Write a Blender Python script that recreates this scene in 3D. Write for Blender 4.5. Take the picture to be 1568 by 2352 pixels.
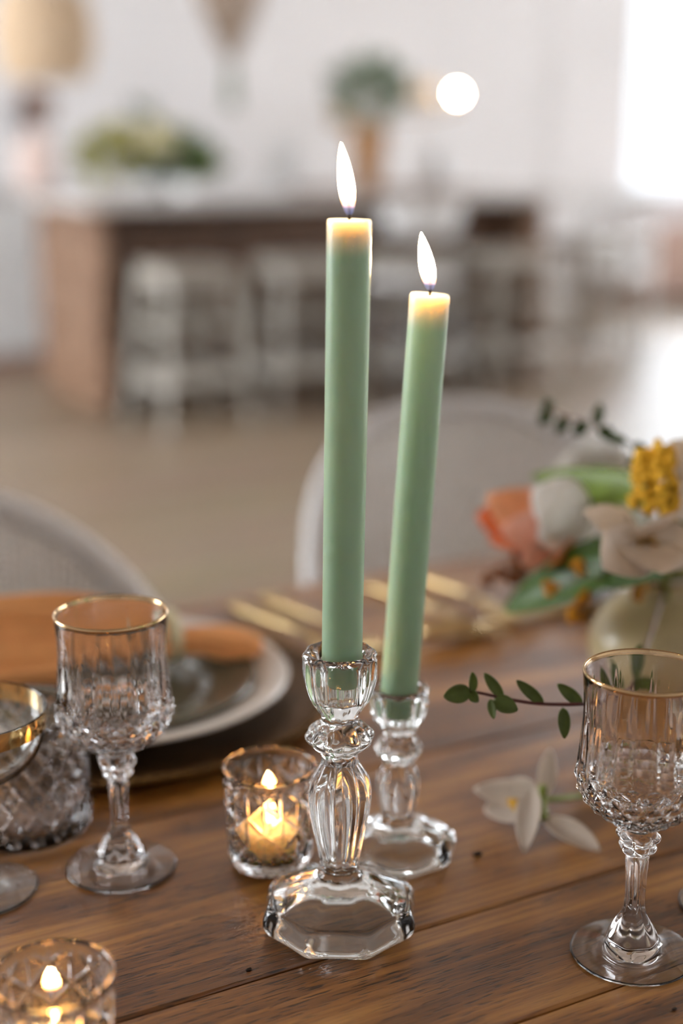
import bpy, bmesh, math, random
from mathutils import Vector, Matrix, Quaternion

for o in list(bpy.data.objects):
    bpy.data.objects.remove(o, do_unlink=True)
scene = bpy.context.scene
COL = scene.collection
rnd = random.Random(7)
PI = math.pi

# ------------------------------------------------------------------ camera
# world axes follow the room: X along the table and the island, Y across the room
TZ = 0.75                      # table top height
EYE = 1.17                     # camera height
PITCH, YAW = math.radians(14.5), math.radians(29.0)
FPX, CX, CY = 50 / 36 * 2352, 784.0, 1176.0
cam = bpy.data.cameras.new('camera')
cam.sensor_fit = 'VERTICAL'; cam.sensor_height = 36.0; cam.lens = 50.0
cam.clip_start = 0.02; cam.clip_end = 60
cam.dof.use_dof = True; cam.dof.focus_distance = 0.742; cam.dof.aperture_fstop = 2.2
cam_o = bpy.data.objects.new('camera', cam); COL.objects.link(cam_o)
cam_o.location = (0, 0, EYE); cam_o.rotation_euler = (PI / 2 - PITCH, 0, -YAW)
scene.camera = cam_o

# ------------------------------------------------------------------ world, daylight, exposure
scene.view_settings.view_transform = 'Standard'
scene.view_settings.look = 'None'
scene.view_settings.gamma = 1.0
scene.view_settings.use_curve_mapping = False
scene.view_settings.exposure = -0.22
cyc = scene.cycles
cyc.use_denoising = True; cyc.use_light_tree = False
cyc.use_adaptive_sampling = True; cyc.adaptive_threshold = 0.15; cyc.adaptive_min_samples = 10
cyc.max_bounces = 12; cyc.transmission_bounces = 12; cyc.transparent_max_bounces = 12
cyc.diffuse_bounces = 3; cyc.glossy_bounces = 4
cyc.sample_clamp_indirect = 16.0
cyc.blur_glossy = 0.6

world = bpy.data.worlds.new('overcast_sky'); scene.world = world; world.use_nodes = True
bg = world.node_tree.nodes['Background']
bg.inputs['Color'].default_value = (0.86, 0.93, 1.0, 1); bg.inputs['Strength'].default_value = 2.2

def area_light(name, loc, rot, sx, sy, watts, col):
    l = bpy.data.lights.new(name, 'AREA'); l.shape = 'RECTANGLE'; l.size = sx; l.size_y = sy
    l.energy = watts; l.color = col
    o = bpy.data.objects.new(name, l); COL.objects.link(o); o.location = loc; o.rotation_euler = rot
    return o
# daylight through the tall windows of the back, right and left walls
DAY = (0.93, 0.965, 1.0)
RW = 10.0      # right wall x
BW = 8.6       # back wall y
area_light('daylight_back_window', (8.4, BW + 0.25, 1.95), (-PI / 2, 0, 0), 2.5, 2.3, 260, (0.84, 0.92, 1.0))
area_light('daylight_right_window', (RW + 0.25, 2.6, 1.95), (0, PI / 2, 0), 2.3, 5.2, 560, DAY)
area_light('daylight_left_window', (-3.25, 5.0, 1.95), (0, -PI / 2, 0), 2.3, 3.6, 560, DAY)

# ------------------------------------------------------------------ pixel -> place helpers (photo frame 1568 x 2352)
_ca, _sa = math.cos(YAW), math.sin(YAW)
def _ray(px, py):
    a, b = (px - CX) / FPX, -(py - CY) / FPX
    y, z = math.cos(PITCH) + b * math.sin(PITCH), -math.sin(PITCH) + b * math.cos(PITCH)
    return Vector((a * _ca + y * _sa, -a * _sa + y * _ca, z))
EYEP = Vector((0, 0, EYE))
def PD(px, py, d): return EYEP + _ray(px, py) * d
def PZ(px, py, z):
    r = _ray(px, py); return EYEP + r * ((z - EYE) / r.z)
def PV(px, py, v):
    r = _ray(px, py); return EYEP + r * (v / r.y)

# ------------------------------------------------------------------ materials
MATS = {}
def newmat(name):
    m = bpy.data.materials.new(name); m.use_nodes = True
    nt = m.node_tree; return m, nt, nt.nodes['Principled BSDF']
def setp(b, **k):
    for n, v in k.items():
        b.inputs[n.replace('_', ' ')].default_value = v
def srgb(r, g, b):
    f = lambda c: (c / 255) / 12.92 if c / 255 <= 0.04045 else ((c / 255 + 0.055) / 1.055) ** 2.4
    return (f(r), f(g), f(b), 1)
def plain(name, col, rough=0.5, metal=0.0, var=0.0, scale=8.0, bump=0.0, bscale=60.0, spec=0.5, coat=0.0):
    m, nt, b = newmat(name)
    setp(b, Base_Color=col, Roughness=rough, Metallic=metal, Coat_Weight=coat)
    b.inputs['Specular IOR Level'].default_value = spec
    tc = nt.nodes.new('ShaderNodeTexCoord')
    if var:
        n = nt.nodes.new('ShaderNodeTexNoise'); n.inputs['Scale'].default_value = scale; n.inputs['Detail'].default_value = 4
        nt.links.new(tc.outputs['Object'], n.inputs['Vector'])
        r = nt.nodes.new('ShaderNodeMapRange'); r.inputs['From Min'].default_value = .3; r.inputs['From Max'].default_value = .7
        r.inputs['To Min'].default_value = 1 - var; r.inputs['To Max'].default_value = 1 + var
        nt.links.new(n.outputs['Fac'], r.inputs['Value'])
        hs = nt.nodes.new('ShaderNodeHueSaturation'); hs.inputs['Color'].default_value = col
        nt.links.new(r.outputs['Result'], hs.inputs['Value']); nt.links.new(hs.outputs['Color'], b.inputs['Base Color'])
    if bump:
        n2 = nt.nodes.new('ShaderNodeTexNoise'); n2.inputs['Scale'].default_value = bscale; n2.inputs['Detail'].default_value = 3
        nt.links.new(tc.outputs['Object'], n2.inputs['Vector'])
        bp = nt.nodes.new('ShaderNodeBump'); bp.inputs['Strength'].default_value = bump; bp.inputs['Distance'].default_value = 0.002
        nt.links.new(n2.outputs['Fac'], bp.inputs['Height']); nt.links.new(bp.outputs['Normal'], b.inputs['Normal'])
    MATS[name] = m
    return m

def glass(name, col=(1, 1, 1, 1), ior=1.5, rough=0.0):
    m, nt, b = newmat(name)
    setp(b, Base_Color=col, Roughness=rough, IOR=ior, Transmission_Weight=1.0)
    MATS[name] = m; return m
glass('clear_glass', (0.975, 0.99, 0.98, 1), 1.5)
glass('crystal', (0.985, 0.98, 0.985, 1), 1.54)
glass('pressed_glass', (0.99, 0.985, 0.98, 1), 1.5)

def thin_pane(name):
    m = bpy.data.materials.new(name); m.use_nodes = True; nt = m.node_tree; nt.nodes.clear()
    out = nt.nodes.new('ShaderNodeOutputMaterial'); mx = nt.nodes.new('ShaderNodeMixShader')
    t = nt.nodes.new('ShaderNodeBsdfTransparent'); g = nt.nodes.new('ShaderNodeBsdfGlossy'); g.inputs['Roughness'].default_value = 0.02
    mx.inputs['Fac'].default_value = 0.05
    nt.links.new(t.outputs[0], mx.inputs[1]); nt.links.new(g.outputs[0], mx.inputs[2]); nt.links.new(mx.outputs[0], out.inputs['Surface'])
    MATS[name] = m
thin_pane('window_glass')

def wax(name, col, radius, scale, rough=0.38, tip=None):
    m, nt, b = newmat(name)
    setp(b, Base_Color=col, Roughness=rough, Subsurface_Weight=1.0, Subsurface_Radius=radius, Subsurface_Scale=scale)
    if tip:      # flame glow in the wax, painted as a cream fade at the burning end
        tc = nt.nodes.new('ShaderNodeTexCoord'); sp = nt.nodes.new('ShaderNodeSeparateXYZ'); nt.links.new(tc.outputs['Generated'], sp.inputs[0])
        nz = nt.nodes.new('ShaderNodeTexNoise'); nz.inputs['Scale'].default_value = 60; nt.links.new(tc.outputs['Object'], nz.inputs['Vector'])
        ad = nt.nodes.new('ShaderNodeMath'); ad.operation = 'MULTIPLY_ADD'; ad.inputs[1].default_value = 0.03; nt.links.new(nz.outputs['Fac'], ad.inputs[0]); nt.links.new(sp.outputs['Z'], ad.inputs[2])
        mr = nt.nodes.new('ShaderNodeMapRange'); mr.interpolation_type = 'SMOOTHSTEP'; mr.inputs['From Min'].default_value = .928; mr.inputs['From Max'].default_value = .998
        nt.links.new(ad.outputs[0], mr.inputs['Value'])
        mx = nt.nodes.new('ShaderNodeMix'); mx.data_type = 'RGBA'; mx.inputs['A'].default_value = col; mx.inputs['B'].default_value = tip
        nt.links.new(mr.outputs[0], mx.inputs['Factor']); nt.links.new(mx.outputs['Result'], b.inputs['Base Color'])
    MATS[name] = m
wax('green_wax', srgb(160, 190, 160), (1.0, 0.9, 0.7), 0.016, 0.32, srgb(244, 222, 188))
wax('cream_wax', srgb(255, 228, 180), (1.0, 0.85, 0.6), 0.02, 0.45)

def flame_mat(name, strength, tint=(1.0, 0.68, 0.36, 1)):
    m = bpy.data.materials.new(name); m.use_nodes = True; nt = m.node_tree; nt.nodes.clear()
    out = nt.nodes.new('ShaderNodeOutputMaterial'); tc = nt.nodes.new('ShaderNodeTexCoord')
    sp = nt.nodes.new('ShaderNodeSeparateXYZ'); nt.links.new(tc.outputs['Generated'], sp.inputs[0])
    cr = nt.nodes.new('ShaderNodeValToRGB'); e = cr.color_ramp.elements
    e[0].position = 0.0; e[0].color = (0.20, 0.26, 0.5, 1)
    e[1].position = 1.0; e[1].color = (1.0, 0.66, 0.33, 1)
    for p, c in ((0.10, (0.3, 0.28, 0.45, 1)), (0.2, (1.0, 0.45, 0.16, 1)), (0.32, tint), (0.7, tint)):
        k = e.new(p); k.color = c
    st = nt.nodes.new('ShaderNodeValToRGB'); s = st.color_ramp.elements
    s[0].position = 0.0; s[0].color = (0.005,) * 3 + (1,)
    s[1].position = 1.0; s[1].color = (0.8,) * 3 + (1,)
    for p, c in ((0.10, 0.005), (0.2, 0.025), (0.3, 0.2), (0.45, 1.0)):
        k = s.new(p); k.color = (c, c, c, 1)
    nt.links.new(sp.outputs['Z'], cr.inputs[0]); nt.links.new(sp.outputs['Z'], st.inputs[0])
    mul = nt.nodes.new('ShaderNodeMath'); mul.operation = 'MULTIPLY'; mul.inputs[1].default_value = strength
    nt.links.new(st.outputs[0], mul.inputs[0])
    em = nt.nodes.new('ShaderNodeEmission'); nt.links.new(cr.outputs[0], em.inputs['Color']); nt.links.new(mul.outputs[0], em.inputs['Strength'])
    tr = nt.nodes.new('ShaderNodeBsdfTransparent'); mx = nt.nodes.new('ShaderNodeMixShader')
    al = nt.nodes.new('ShaderNodeMapRange'); al.inputs['From Min'].default_value = 0.0; al.inputs['From Max'].default_value = 0.35
    al.inputs['To Min'].default_value = 0.15; al.inputs['To Max'].default_value = 1.0
    nt.links.new(sp.outputs['Z'], al.inputs['Value']); nt.links.new(al.outputs[0], mx.inputs[0])
    nt.links.new(tr.outputs[0], mx.inputs[1]); nt.links.new(em.outputs[0], mx.inputs[2]); nt.links.new(mx.outputs[0], out.inputs['Surface'])
    MATS[name] = m
flame_mat('taper_flame', 380.0)
flame_mat('votive_flame', 1300.0, (1.0, 0.38, 0.085, 1))

def emitter(name, col, s):
    m = bpy.data.materials.new(name); m.use_nodes = True; nt = m.node_tree; b = nt.nodes['Principled BSDF']
    setp(b, Base_Color=col, Emission_Color=col, Emission_Strength=s); MATS[name] = m
emitter('lit_bulb', (1.0, 0.78, 0.52, 1), 240.0)

def oak(name, dark, mid, light, rough=0.42, ring=1.0, pore=1.0, coat=0.0, spec=0.5):
    """oak with the grain along the object's X axis"""
    m, nt, b = newmat(name); L = nt.links.new
    tc = nt.nodes.new('ShaderNodeTexCoord'); oi = nt.nodes.new('ShaderNodeObjectInfo')
    off = nt.nodes.new('ShaderNodeVectorMath'); off.operation = 'SCALE'; off.inputs[0].default_value = (3.1, 1.7, 5.3)
    L(oi.outputs['Random'], off.inputs['Scale'])
    add = nt.nodes.new('ShaderNodeVectorMath'); add.operation = 'ADD'
    L(tc.outputs['Object'], add.inputs[0]); L(off.outputs[0], add.inputs[1])
    def mapped(s):
        mp = nt.nodes.new('ShaderNodeMapping'); mp.inputs['Scale'].default_value = s; L(add.outputs[0], mp.inputs['Vector']); return mp
    # slow swells bend the year rings into cathedrals
    mA = mapped((2.2, 9.0, 9.0)); nA = nt.nodes.new('ShaderNodeTexNoise'); nA.inputs['Scale'].default_value = 1.0; nA.inputs['Detail'].default_value = 2; nA.inputs['Roughness'].default_value = .45
    L(mA.outputs[0], nA.inputs['Vector'])
    mulA = nt.nodes.new('ShaderNodeMath'); mulA.operation = 'MULTIPLY'; mulA.inputs[1].default_value = 30.0 * ring; L(nA.outputs['Fac'], mulA.inputs[0])
    sn = nt.nodes.new('ShaderNodeMath'); sn.operation = 'SINE'; L(mulA.outputs[0], sn.inputs[0])
    # fibre streaks
    mB = mapped((7.0, 210.0, 60.0)); nB = nt.nodes.new('ShaderNodeTexNoise'); nB.inputs['Scale'].default_value = 1.0; nB.inputs['Detail'].default_value = 5; nB.inputs['Roughness'].default_value = .6
    L(mB.outputs[0], nB.inputs['Vector'])
    mC = mapped((1.6, 5.0, 5.0)); nC = nt.nodes.new('ShaderNodeTexNoise'); nC.inputs['Scale'].default_value = 1.6; nC.inputs['Detail'].default_value = 3
    L(mC.outputs[0], nC.inputs['Vector'])
    s1 = nt.nodes.new('ShaderNodeMath'); s1.operation = 'MULTIPLY_ADD'; s1.inputs[1].default_value = 0.17; L(sn.outputs[0], s1.inputs[0]); L(nB.outputs['Fac'], s1.inputs[2])
    s2 = nt.nodes.new('ShaderNodeMath'); s2.operation = 'MULTIPLY_ADD'; s2.inputs[1].default_value = 0.55; L(nC.outputs['Fac'], s2.inputs[0]); L(s1.outputs[0], s2.inputs[2])
    cr = nt.nodes.new('ShaderNodeValToRGB'); e = cr.color_ramp.elements
    e[0].position = 0.47; e[0].color = dark; e[1].position = 1.08 if False else 1.0; e[1].color = light
    k = e.new(0.76); k.color = mid
    L(s2.outputs[0], cr.inputs[0])
    # open pores: short dark dashes
    mP = mapped((70.0, 820.0, 250.0)); nP = nt.nodes.new('ShaderNodeTexNoise'); nP.inputs['Scale'].default_value = 1.0; nP.inputs['Detail'].default_value = 1
    L(mP.outputs[0], nP.inputs['Vector'])
    pr = nt.nodes.new('ShaderNodeMapRange'); pr.inputs['From Min'].default_value = 0.56; pr.inputs['From Max'].default_value = 0.66; L(nP.outputs['Fac'], pr.inputs['Value'])
    rg = nt.nodes.new('ShaderNodeMapRange'); rg.inputs['From Min'].default_value = -0.5; rg.inputs['From Max'].default_value = 0.6
    rg.inputs['To Min'].default_value = 1.0; rg.inputs['To Max'].default_value = 0.25; L(sn.outputs[0], rg.inputs['Value'])
    pm = nt.nodes.new('ShaderNodeMath'); pm.operation = 'MULTIPLY'; L(pr.outputs[0], pm.inputs[0]); L(rg.outputs[0], pm.inputs[1])
    pm2 = nt.nodes.new('ShaderNodeMath'); pm2.operation = 'MULTIPLY'; pm2.inputs[1].default_value = 0.62 * pore; L(pm.outputs[0], pm2.inputs[0])
    mx = nt.nodes.new('ShaderNodeMix'); mx.data_type = 'RGBA'; mx.inputs['B'].default_value = tuple(c * 0.35 for c in dark[:3]) + (1,)
    L(pm2.outputs[0], mx.inputs['Factor']); L(cr.outputs[0], mx.inputs['A']); L(mx.outputs['Result'], b.inputs['Base Color'])
    rr = nt.nodes.new('ShaderNodeMapRange'); rr.inputs['To Min'].default_value = rough - .06; rr.inputs['To Max'].default_value = rough + .1
    L(nB.outputs['Fac'], rr.inputs['Value']); L(rr.outputs[0], b.inputs['Roughness'])
    hb = nt.nodes.new('ShaderNodeMath'); hb.operation = 'SUBTRACT'; L(nB.outputs['Fac'], hb.inputs[0]); L(pm.outputs[0], hb.inputs[1])
    bp = nt.nodes.new('ShaderNodeBump'); bp.inputs['Strength'].default_value = 0.35; bp.inputs['Distance'].default_value = 0.0006
    L(hb.outputs[0], bp.inputs['Height']); L(bp.outputs['Normal'], b.inputs['Normal'])
    b.inputs['Coat Weight'].default_value = coat; b.inputs['Coat Roughness'].default_value = 0.34; b.inputs['Coat IOR'].default_value = 1.5; b.inputs['Specular IOR Level'].default_value = spec
    MATS[name] = m
oak('table_oak', srgb(92, 52, 16), srgb(156, 100, 40), srgb(196, 138, 66), 0.34, 1.0, 1.5, 0.8, 0.5)
oak('island_oak', srgb(100, 72, 52), srgb(136, 104, 82), srgb(160, 128, 104), 0.5, 0.6, 0.6)
oak('shaded_dark_oak', srgb(58, 38, 24), srgb(88, 60, 40), srgb(112, 80, 56), 0.5, 0.6, 0.6)  # dark brown island oak, with the overhang's shade put into the colour

def floor_mat(name):
    m, nt, b = newmat(name); L = nt.links.new
    tc = nt.nodes.new('ShaderNodeTexCoord')
    br = nt.nodes.new('ShaderNodeTexBrick'); br.inputs['Scale'].default_value = 1.0
    br.inputs['Brick Width'].default_value = 1.9; br.inputs['Row Height'].default_value = 0.14; br.inputs['Mortar Size'].default_value = 0.003
    br.inputs['Color1'].default_value = srgb(168, 150, 128); br.inputs['Color2'].default_value = srgb(148, 130, 108); br.inputs['Mortar'].default_value = srgb(96, 78, 62)
    L(tc.outputs['Object'], br.inputs['Vector'])
    mp = nt.nodes.new('ShaderNodeMapping'); mp.inputs['Scale'].default_value = (2.0, 40, 1); L(tc.outputs['Object'], mp.inputs['Vector'])
    n = nt.nodes.new('ShaderNodeTexNoise'); n.inputs['Scale'].default_value = 1.0; n.inputs['Detail'].default_value = 4; L(mp.outputs[0], n.inputs['Vector'])
    mx = nt.nodes.new('ShaderNodeMix'); mx.data_type = 'RGBA'; mx.blend_type = 'SOFT_LIGHT'; mx.inputs['Factor'].default_value = 0.5
    L(br.outputs['Color'], mx.inputs['A']); L(n.outputs['Color'], mx.inputs['B']); L(mx.outputs['Result'], b.inputs['Base Color'])
    b.inputs['Roughness'].default_value = 0.44
    MATS[name] = m
floor_mat('floor_boards')

plain('wall_paint', srgb(232, 230, 230), 0.8, var=0.03, scale=1.5, bump=0.1, bscale=40)
plain('ceiling_paint', srgb(150, 132, 118), 0.7, var=0.02, scale=2, bump=0.05)
plain('white_lacquer', srgb(226, 226, 226), 0.35, var=0.03)
plain('white_frame', srgb(238, 238, 238), 0.45, var=0.02)
plain('stool_paint', srgb(178, 172, 162), 0.32, var=0.05, scale=5)
plain('chair_white', srgb(232, 231, 230), 0.5, var=0.03, scale=20)
plain('cane', srgb(241, 238, 234), 0.6, var=0.1, scale=60)
plain('gold', (0.66, 0.46, 0.25, 1), 0.14, 1.0, var=0.04, scale=30)
plain('gold_bright', (0.95, 0.66, 0.28, 1), 0.08, 1.0, var=0.03, scale=30)
plain('brushed_gold', srgb(214, 186, 134), 0.34, 1.0, var=0.06, scale=25, bump=0.1, bscale=200)
plain('antique_gold', srgb(104, 76, 40), 0.42, 1.0, var=0.25, scale=30, bump=0.5, bscale=90)
plain('stoneware_white', srgb(243, 236, 228), 0.22, var=0.02, scale=15)
plain('olive_glaze', srgb(104, 100, 84), 0.16, var=0.12, scale=12)
plain('napkin_linen', srgb(244, 176, 116), 0.85, var=0.12, scale=25, bump=0.5, bscale=600, spec=0.2)
plain('cream_band', srgb(226, 216, 178), 0.6, var=0.04)
plain('white_petal', srgb(240, 228, 214), 0.55, var=0.06, scale=40, spec=0.25)
plain('cool_white_petal', srgb(250, 249, 246), 0.55, var=0.05, scale=40, spec=0.25)
plain('peach_petal', srgb(246, 184, 138), 0.55, var=0.18, scale=35, spec=0.25)
plain('pink_petal', srgb(248, 204, 186), 0.55, var=0.12, scale=35, spec=0.25)
plain('rust_petal', srgb(222, 120, 66), 0.55, var=0.15, scale=40, spec=0.25)
plain('yellow_petal', srgb(228, 182, 58), 0.6, var=0.18, scale=90, spec=0.2)
plain('ochre_petal', srgb(198, 136, 28), 0.6, var=0.2, scale=90, spec=0.2)
plain('russet_berry', srgb(130, 78, 30), 0.5, var=0.2, scale=60)
plain('stamen', srgb(206, 158, 44), 0.6, var=0.15, scale=80)
plain('leaf_green', srgb(72, 104, 24), 0.42, var=0.22, scale=30, spec=0.4)
plain('leaf_light', srgb(122, 146, 58), 0.45, var=0.18, scale=25, spec=0.4)
plain('leaf_dark', srgb(58, 80, 40), 0.4, var=0.25, scale=40, spec=0.4)
plain('sprig_leaf', srgb(98, 112, 48), 0.45, var=0.25, scale=120, spec=0.4)
plain('stem_red', srgb(92, 44, 38), 0.5, var=0.15, scale=90)
plain('stem_green', srgb(136, 150, 62), 0.45, var=0.12, scale=60)
plain('foliage_grey', srgb(128, 144, 118), 0.6, var=0.25, scale=10)
plain('foliage_olive', srgb(160, 158, 66), 0.6, var=0.3, scale=10)
plain('foliage_deep', srgb(84, 114, 34), 0.6, var=0.3, scale=10)
plain('cream_bloom', srgb(212, 202, 158), 0.7, var=0.1, scale=20)
plain('vase_glaze', srgb(196, 178, 134), 0.28, var=0.12, scale=14)
plain('terracotta', srgb(172, 128, 84), 0.75, var=0.1, scale=10)
plain('pink_ceramic', srgb(232, 208, 198), 0.5, var=0.03)
plain('dried_brown', srgb(150, 108, 80), 0.8, var=0.25, scale=20)
plain('slate_blue', srgb(96, 100, 112), 0.8, var=0.15, scale=20)
plain('rattan', srgb(226, 200, 168), 0.7, var=0.12, scale=20)
plain('rope_taupe', srgb(196, 176, 158), 0.85, var=0.12, scale=20)
plain('stone_top', srgb(206, 200, 196), 0.25, var=0.05, scale=4)
plain('wick_black', (0.012, 0.009, 0.008, 1), 0.9, var=0.2, scale=200)
plain('brass', srgb(190, 150, 90), 0.3, 1.0, var=0.05)
plain('cream_shade', srgb(240, 214, 180), 0.7, var=0.03)
plain('aluminium_cup', srgb(200, 198, 196), 0.35, 1.0, var=0.04)
plain('pink_wood', srgb(176, 146, 132), 0.55, var=0.12, scale=6)
plain('crumb', srgb(48, 32, 20), 0.8, var=0.2, scale=300)
plain('grey_metal', srgb(120, 120, 122), 0.4, 0.6, var=0.05)

def add_translucency(name, amount):
    """thin petals and leaves let some light through"""
    m = MATS[name]; nt = m.node_tree; b = nt.nodes['Principled BSDF']; out = nt.nodes['Material Output']
    t = nt.nodes.new('ShaderNodeBsdfTranslucent'); mx = nt.nodes.new('ShaderNodeMixShader'); mx.inputs['Fac'].default_value = amount
    src = b.inputs['Base Color']
    if src.is_linked: nt.links.new(src.links[0].from_socket, t.inputs['Color'])
    else: t.inputs['Color'].default_value = src.default_value
    nt.links.new(b.outputs[0], mx.inputs[1]); nt.links.new(t.outputs[0], mx.inputs[2]); nt.links.new(mx.outputs[0], out.inputs['Surface'])
for n in ('white_petal', 'cool_white_petal', 'peach_petal', 'pink_petal', 'rust_petal'): add_translucency(n, 0.35)
for n in ('leaf_green', 'leaf_light', 'sprig_leaf', 'foliage_olive'): add_translucency(n, 0.25)

# ------------------------------------------------------------------ object helpers
def mobj(name, verts, faces, mat, parent=None, smooth=False, flat_faces=None):
    me = bpy.data.meshes.new(name); me.from_pydata([tuple(v) for v in verts], [], faces); me.update()
    if smooth:
        me.polygons.foreach_set('use_smooth', [True] * len(me.polygons))
    if mat: me.materials.append(MATS[mat])
    o = bpy.data.objects.new(name, me); COL.objects.link(o); o.parent = parent
    return o
def empty(name, loc=(0, 0, 0), rotz=0.0):
    o = bpy.data.objects.new(name, None); COL.objects.link(o); o.location = loc; o.rotation_euler = (0, 0, rotz)
    o.empty_display_size = 0.05; return o
def tag(o, label=None, cat=None, group=None, kind=None):
    if label: o['label'] = label
    if cat: o['category'] = cat
    if group: o['group'] = group
    if kind: o['kind'] = kind
    return o
def thing(name, label, cat, loc=(0, 0, 0), rotz=0.0, group=None):
    return tag(empty(name, loc, rotz), label, cat, group)
def copy_tree(o, parent=None):
    c = o.copy(); COL.objects.link(c); c.parent = parent
    for ch in list(o.children): copy_tree(ch, c)
    return c

class MB:
    """collects simple solids into one mesh"""
    def __init__(s): s.v, s.f = [], []
    def add(s, vs, fs):
        k = len(s.v); s.v += [Vector(v) for v in vs]; s.f += [tuple(i + k for i in f) for f in fs]; return s
    def box(s, x0, x1, y0, y1, z0, z1):
        return s.add([(x0, y0, z0), (x1, y0, z0), (x1, y1, z0), (x0, y1, z0), (x0, y0, z1), (x1, y0, z1), (x1, y1, z1), (x0, y1, z1)],
                     [(3, 2, 1, 0), (4, 5, 6, 7), (0, 1, 5, 4), (1, 2, 6, 5), (2, 3, 7, 6), (3, 0, 4, 7)])
    def tube(s, pts, rad, n=8, caps=True):
        pts = [Vector(p) for p in pts]; m = len(pts); rad = rad if isinstance(rad, (list, tuple)) else [rad] * m
        vs, fs = [], []; prev = None
        for i, p in enumerate(pts):
            d = (pts[min(i + 1, m - 1)] - pts[max(i - 1, 0)]).normalized()
            if prev is None:
                a = Vector((0, 0, 1)) if abs(d.z) < .9 else Vector((1, 0, 0)); x = d.cross(a).normalized()
            else:
                x = (prev - d * prev.dot(d)).normalized()
            prev = x; y = d.cross(x)
            for j in range(n):
                t = 2 * PI * j / n; vs.append(p + (x * math.cos(t) + y * math.sin(t)) * rad[i])
        for i in range(m - 1):
            for j in range(n):
                k = (j + 1) % n; fs.append((i * n + j, i * n + k, (i + 1) * n + k, (i + 1) * n + j))
        if caps: fs.append(tuple(range(n))[::-1]); fs.append(tuple((m - 1) * n + j for j in range(n)))
        return s.add(vs, fs)
    def ball(s, c, r, n=8, m=5, sq=(1, 1, 1)):
        c = Vector(c); vs = [c + Vector((0, 0, r * sq[2]))]; fs = []
        for i in range(1, m):
            p = PI * i / m
            for j in range(n):
                t = 2 * PI * j / n; vs.append(c + Vector((r * sq[0] * math.sin(p) * math.cos(t), r * sq[1] * math.sin(p) * math.sin(t), r * sq[2] * math.cos(p))))
        vs.append(c - Vector((0, 0, r * sq[2])))
        for j in range(n):
            k = (j + 1) % n; fs.append((0, 1 + j, 1 + k)); fs.append((len(vs) - 1, 1 + (m - 2) * n + k, 1 + (m - 2) * n + j))
            for i in range(m - 2): fs.append((1 + i * n + j, 1 + (i + 1) * n + j, 1 + (i + 1) * n + k, 1 + i * n + k))
        return s.add(vs, fs)
    def lathe(s, prof, n=32, c=(0, 0, 0)):
        """prof: (r, z) pairs; runs with outward faces when z goes up along the outside"""
        c = Vector(c); vs, fs = [], []
        for r, z in prof:
            for j in range(n):
                t = 2 * PI * j / n; vs.append(c + Vector((max(r, 1e-5) * math.cos(t), max(r, 1e-5) * math.sin(t), z)))
        for i in range(len(prof) - 1):
            for j in range(n):
                k = (j + 1) % n; fs.append((i * n + j, i * n + k, (i + 1) * n + k, (i + 1) * n + j))
        if prof[0][0] < 1e-4: fs.append(tuple(range(n))[::-1])
        if prof[-1][0] < 1e-4: fs.append(tuple((len(prof) - 1) * n + j for j in range(n)))
        return s.add(vs, fs)
    def build(s, name, mat, parent=None, smooth=False, bevel=0.0, loc=None):
        o = mobj(name, s.v, s.f, mat, parent, smooth)
        if loc: o.location = loc
        if bevel:
            b = o.modifiers.new('bevel', 'BEVEL'); b.width = bevel; b.segments = 2; b.limit_method = 'ANGLE'
        return o

def catmull(pts, sub):
    """smooth a list of equal-length tuples"""
    out = []; m = len(pts)
    for i in range(m - 1):
        p0, p1, p2, p3 = pts[max(i - 1, 0)], pts[i], pts[i + 1], pts[min(i + 2, m - 1)]
        for k in range(sub):
            t = k / sub
            out.append(tuple(0.5 * (2 * b + (c - a) * t + (2 * a - 5 * b + 4 * c - d) * t * t + (3 * b - a - 3 * c + d) * t ** 3) for a, b, c, d in zip(p0, p1, p2, p3)))
    out.append(tuple(pts[-1])); return out

# =================================================================== THE ROOM
def struct(o): o['kind'] = 'structure'; return o
X0, Y0, CEIL = -3.0, -3.0, 4.6
struct(mobj('floor', [(X0, Y0, 0), (RW, Y0, 0), (RW, BW, 0), (X0, BW, 0)], [(0, 1, 2, 3)], 'floor_boards'))
struct(MB().box(X0, RW, Y0, BW, CEIL, CEIL + .1).build('ceiling', 'ceiling_paint'))
wb = MB(); wb.box(X0 - .2, 7.26, BW, BW + .2, 0, CEIL); wb.box(9.6, RW + .2, BW, BW + .2, 0, CEIL); wb.box(7.26, 9.6, BW, BW + .2, 0, .82); wb.box(7.26, 9.6, BW, BW + .2, 3.05, CEIL)
struct(wb.build('wall_back', 'wall_paint'))
struct(MB().box(X0 - .2, RW + .2, Y0 - .2, Y0, 0, CEIL).build('wall_front', 'wall_paint'))
def wall_with_windows(name, x0, x1, wins):
    mb = MB(); cur = Y0
    for a, b_, z0, z1 in wins:
        mb.box(x0, x1, cur, a, 0, CEIL); mb.box(x0, x1, a, b_, 0, z0); mb.box(x0, x1, a, b_, z1, CEIL); cur = b_
    mb.box(x0, x1, cur, BW, 0, CEIL); struct(mb.build(name, 'wall_paint'))
wall_with_windows('wall_right', RW, RW + .2, [(0.0, 5.2, .84, 3.05)])
wall_with_windows('wall_left', X0 - .2, X0, [(3.2, 6.8, .84, 3.05)])
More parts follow.
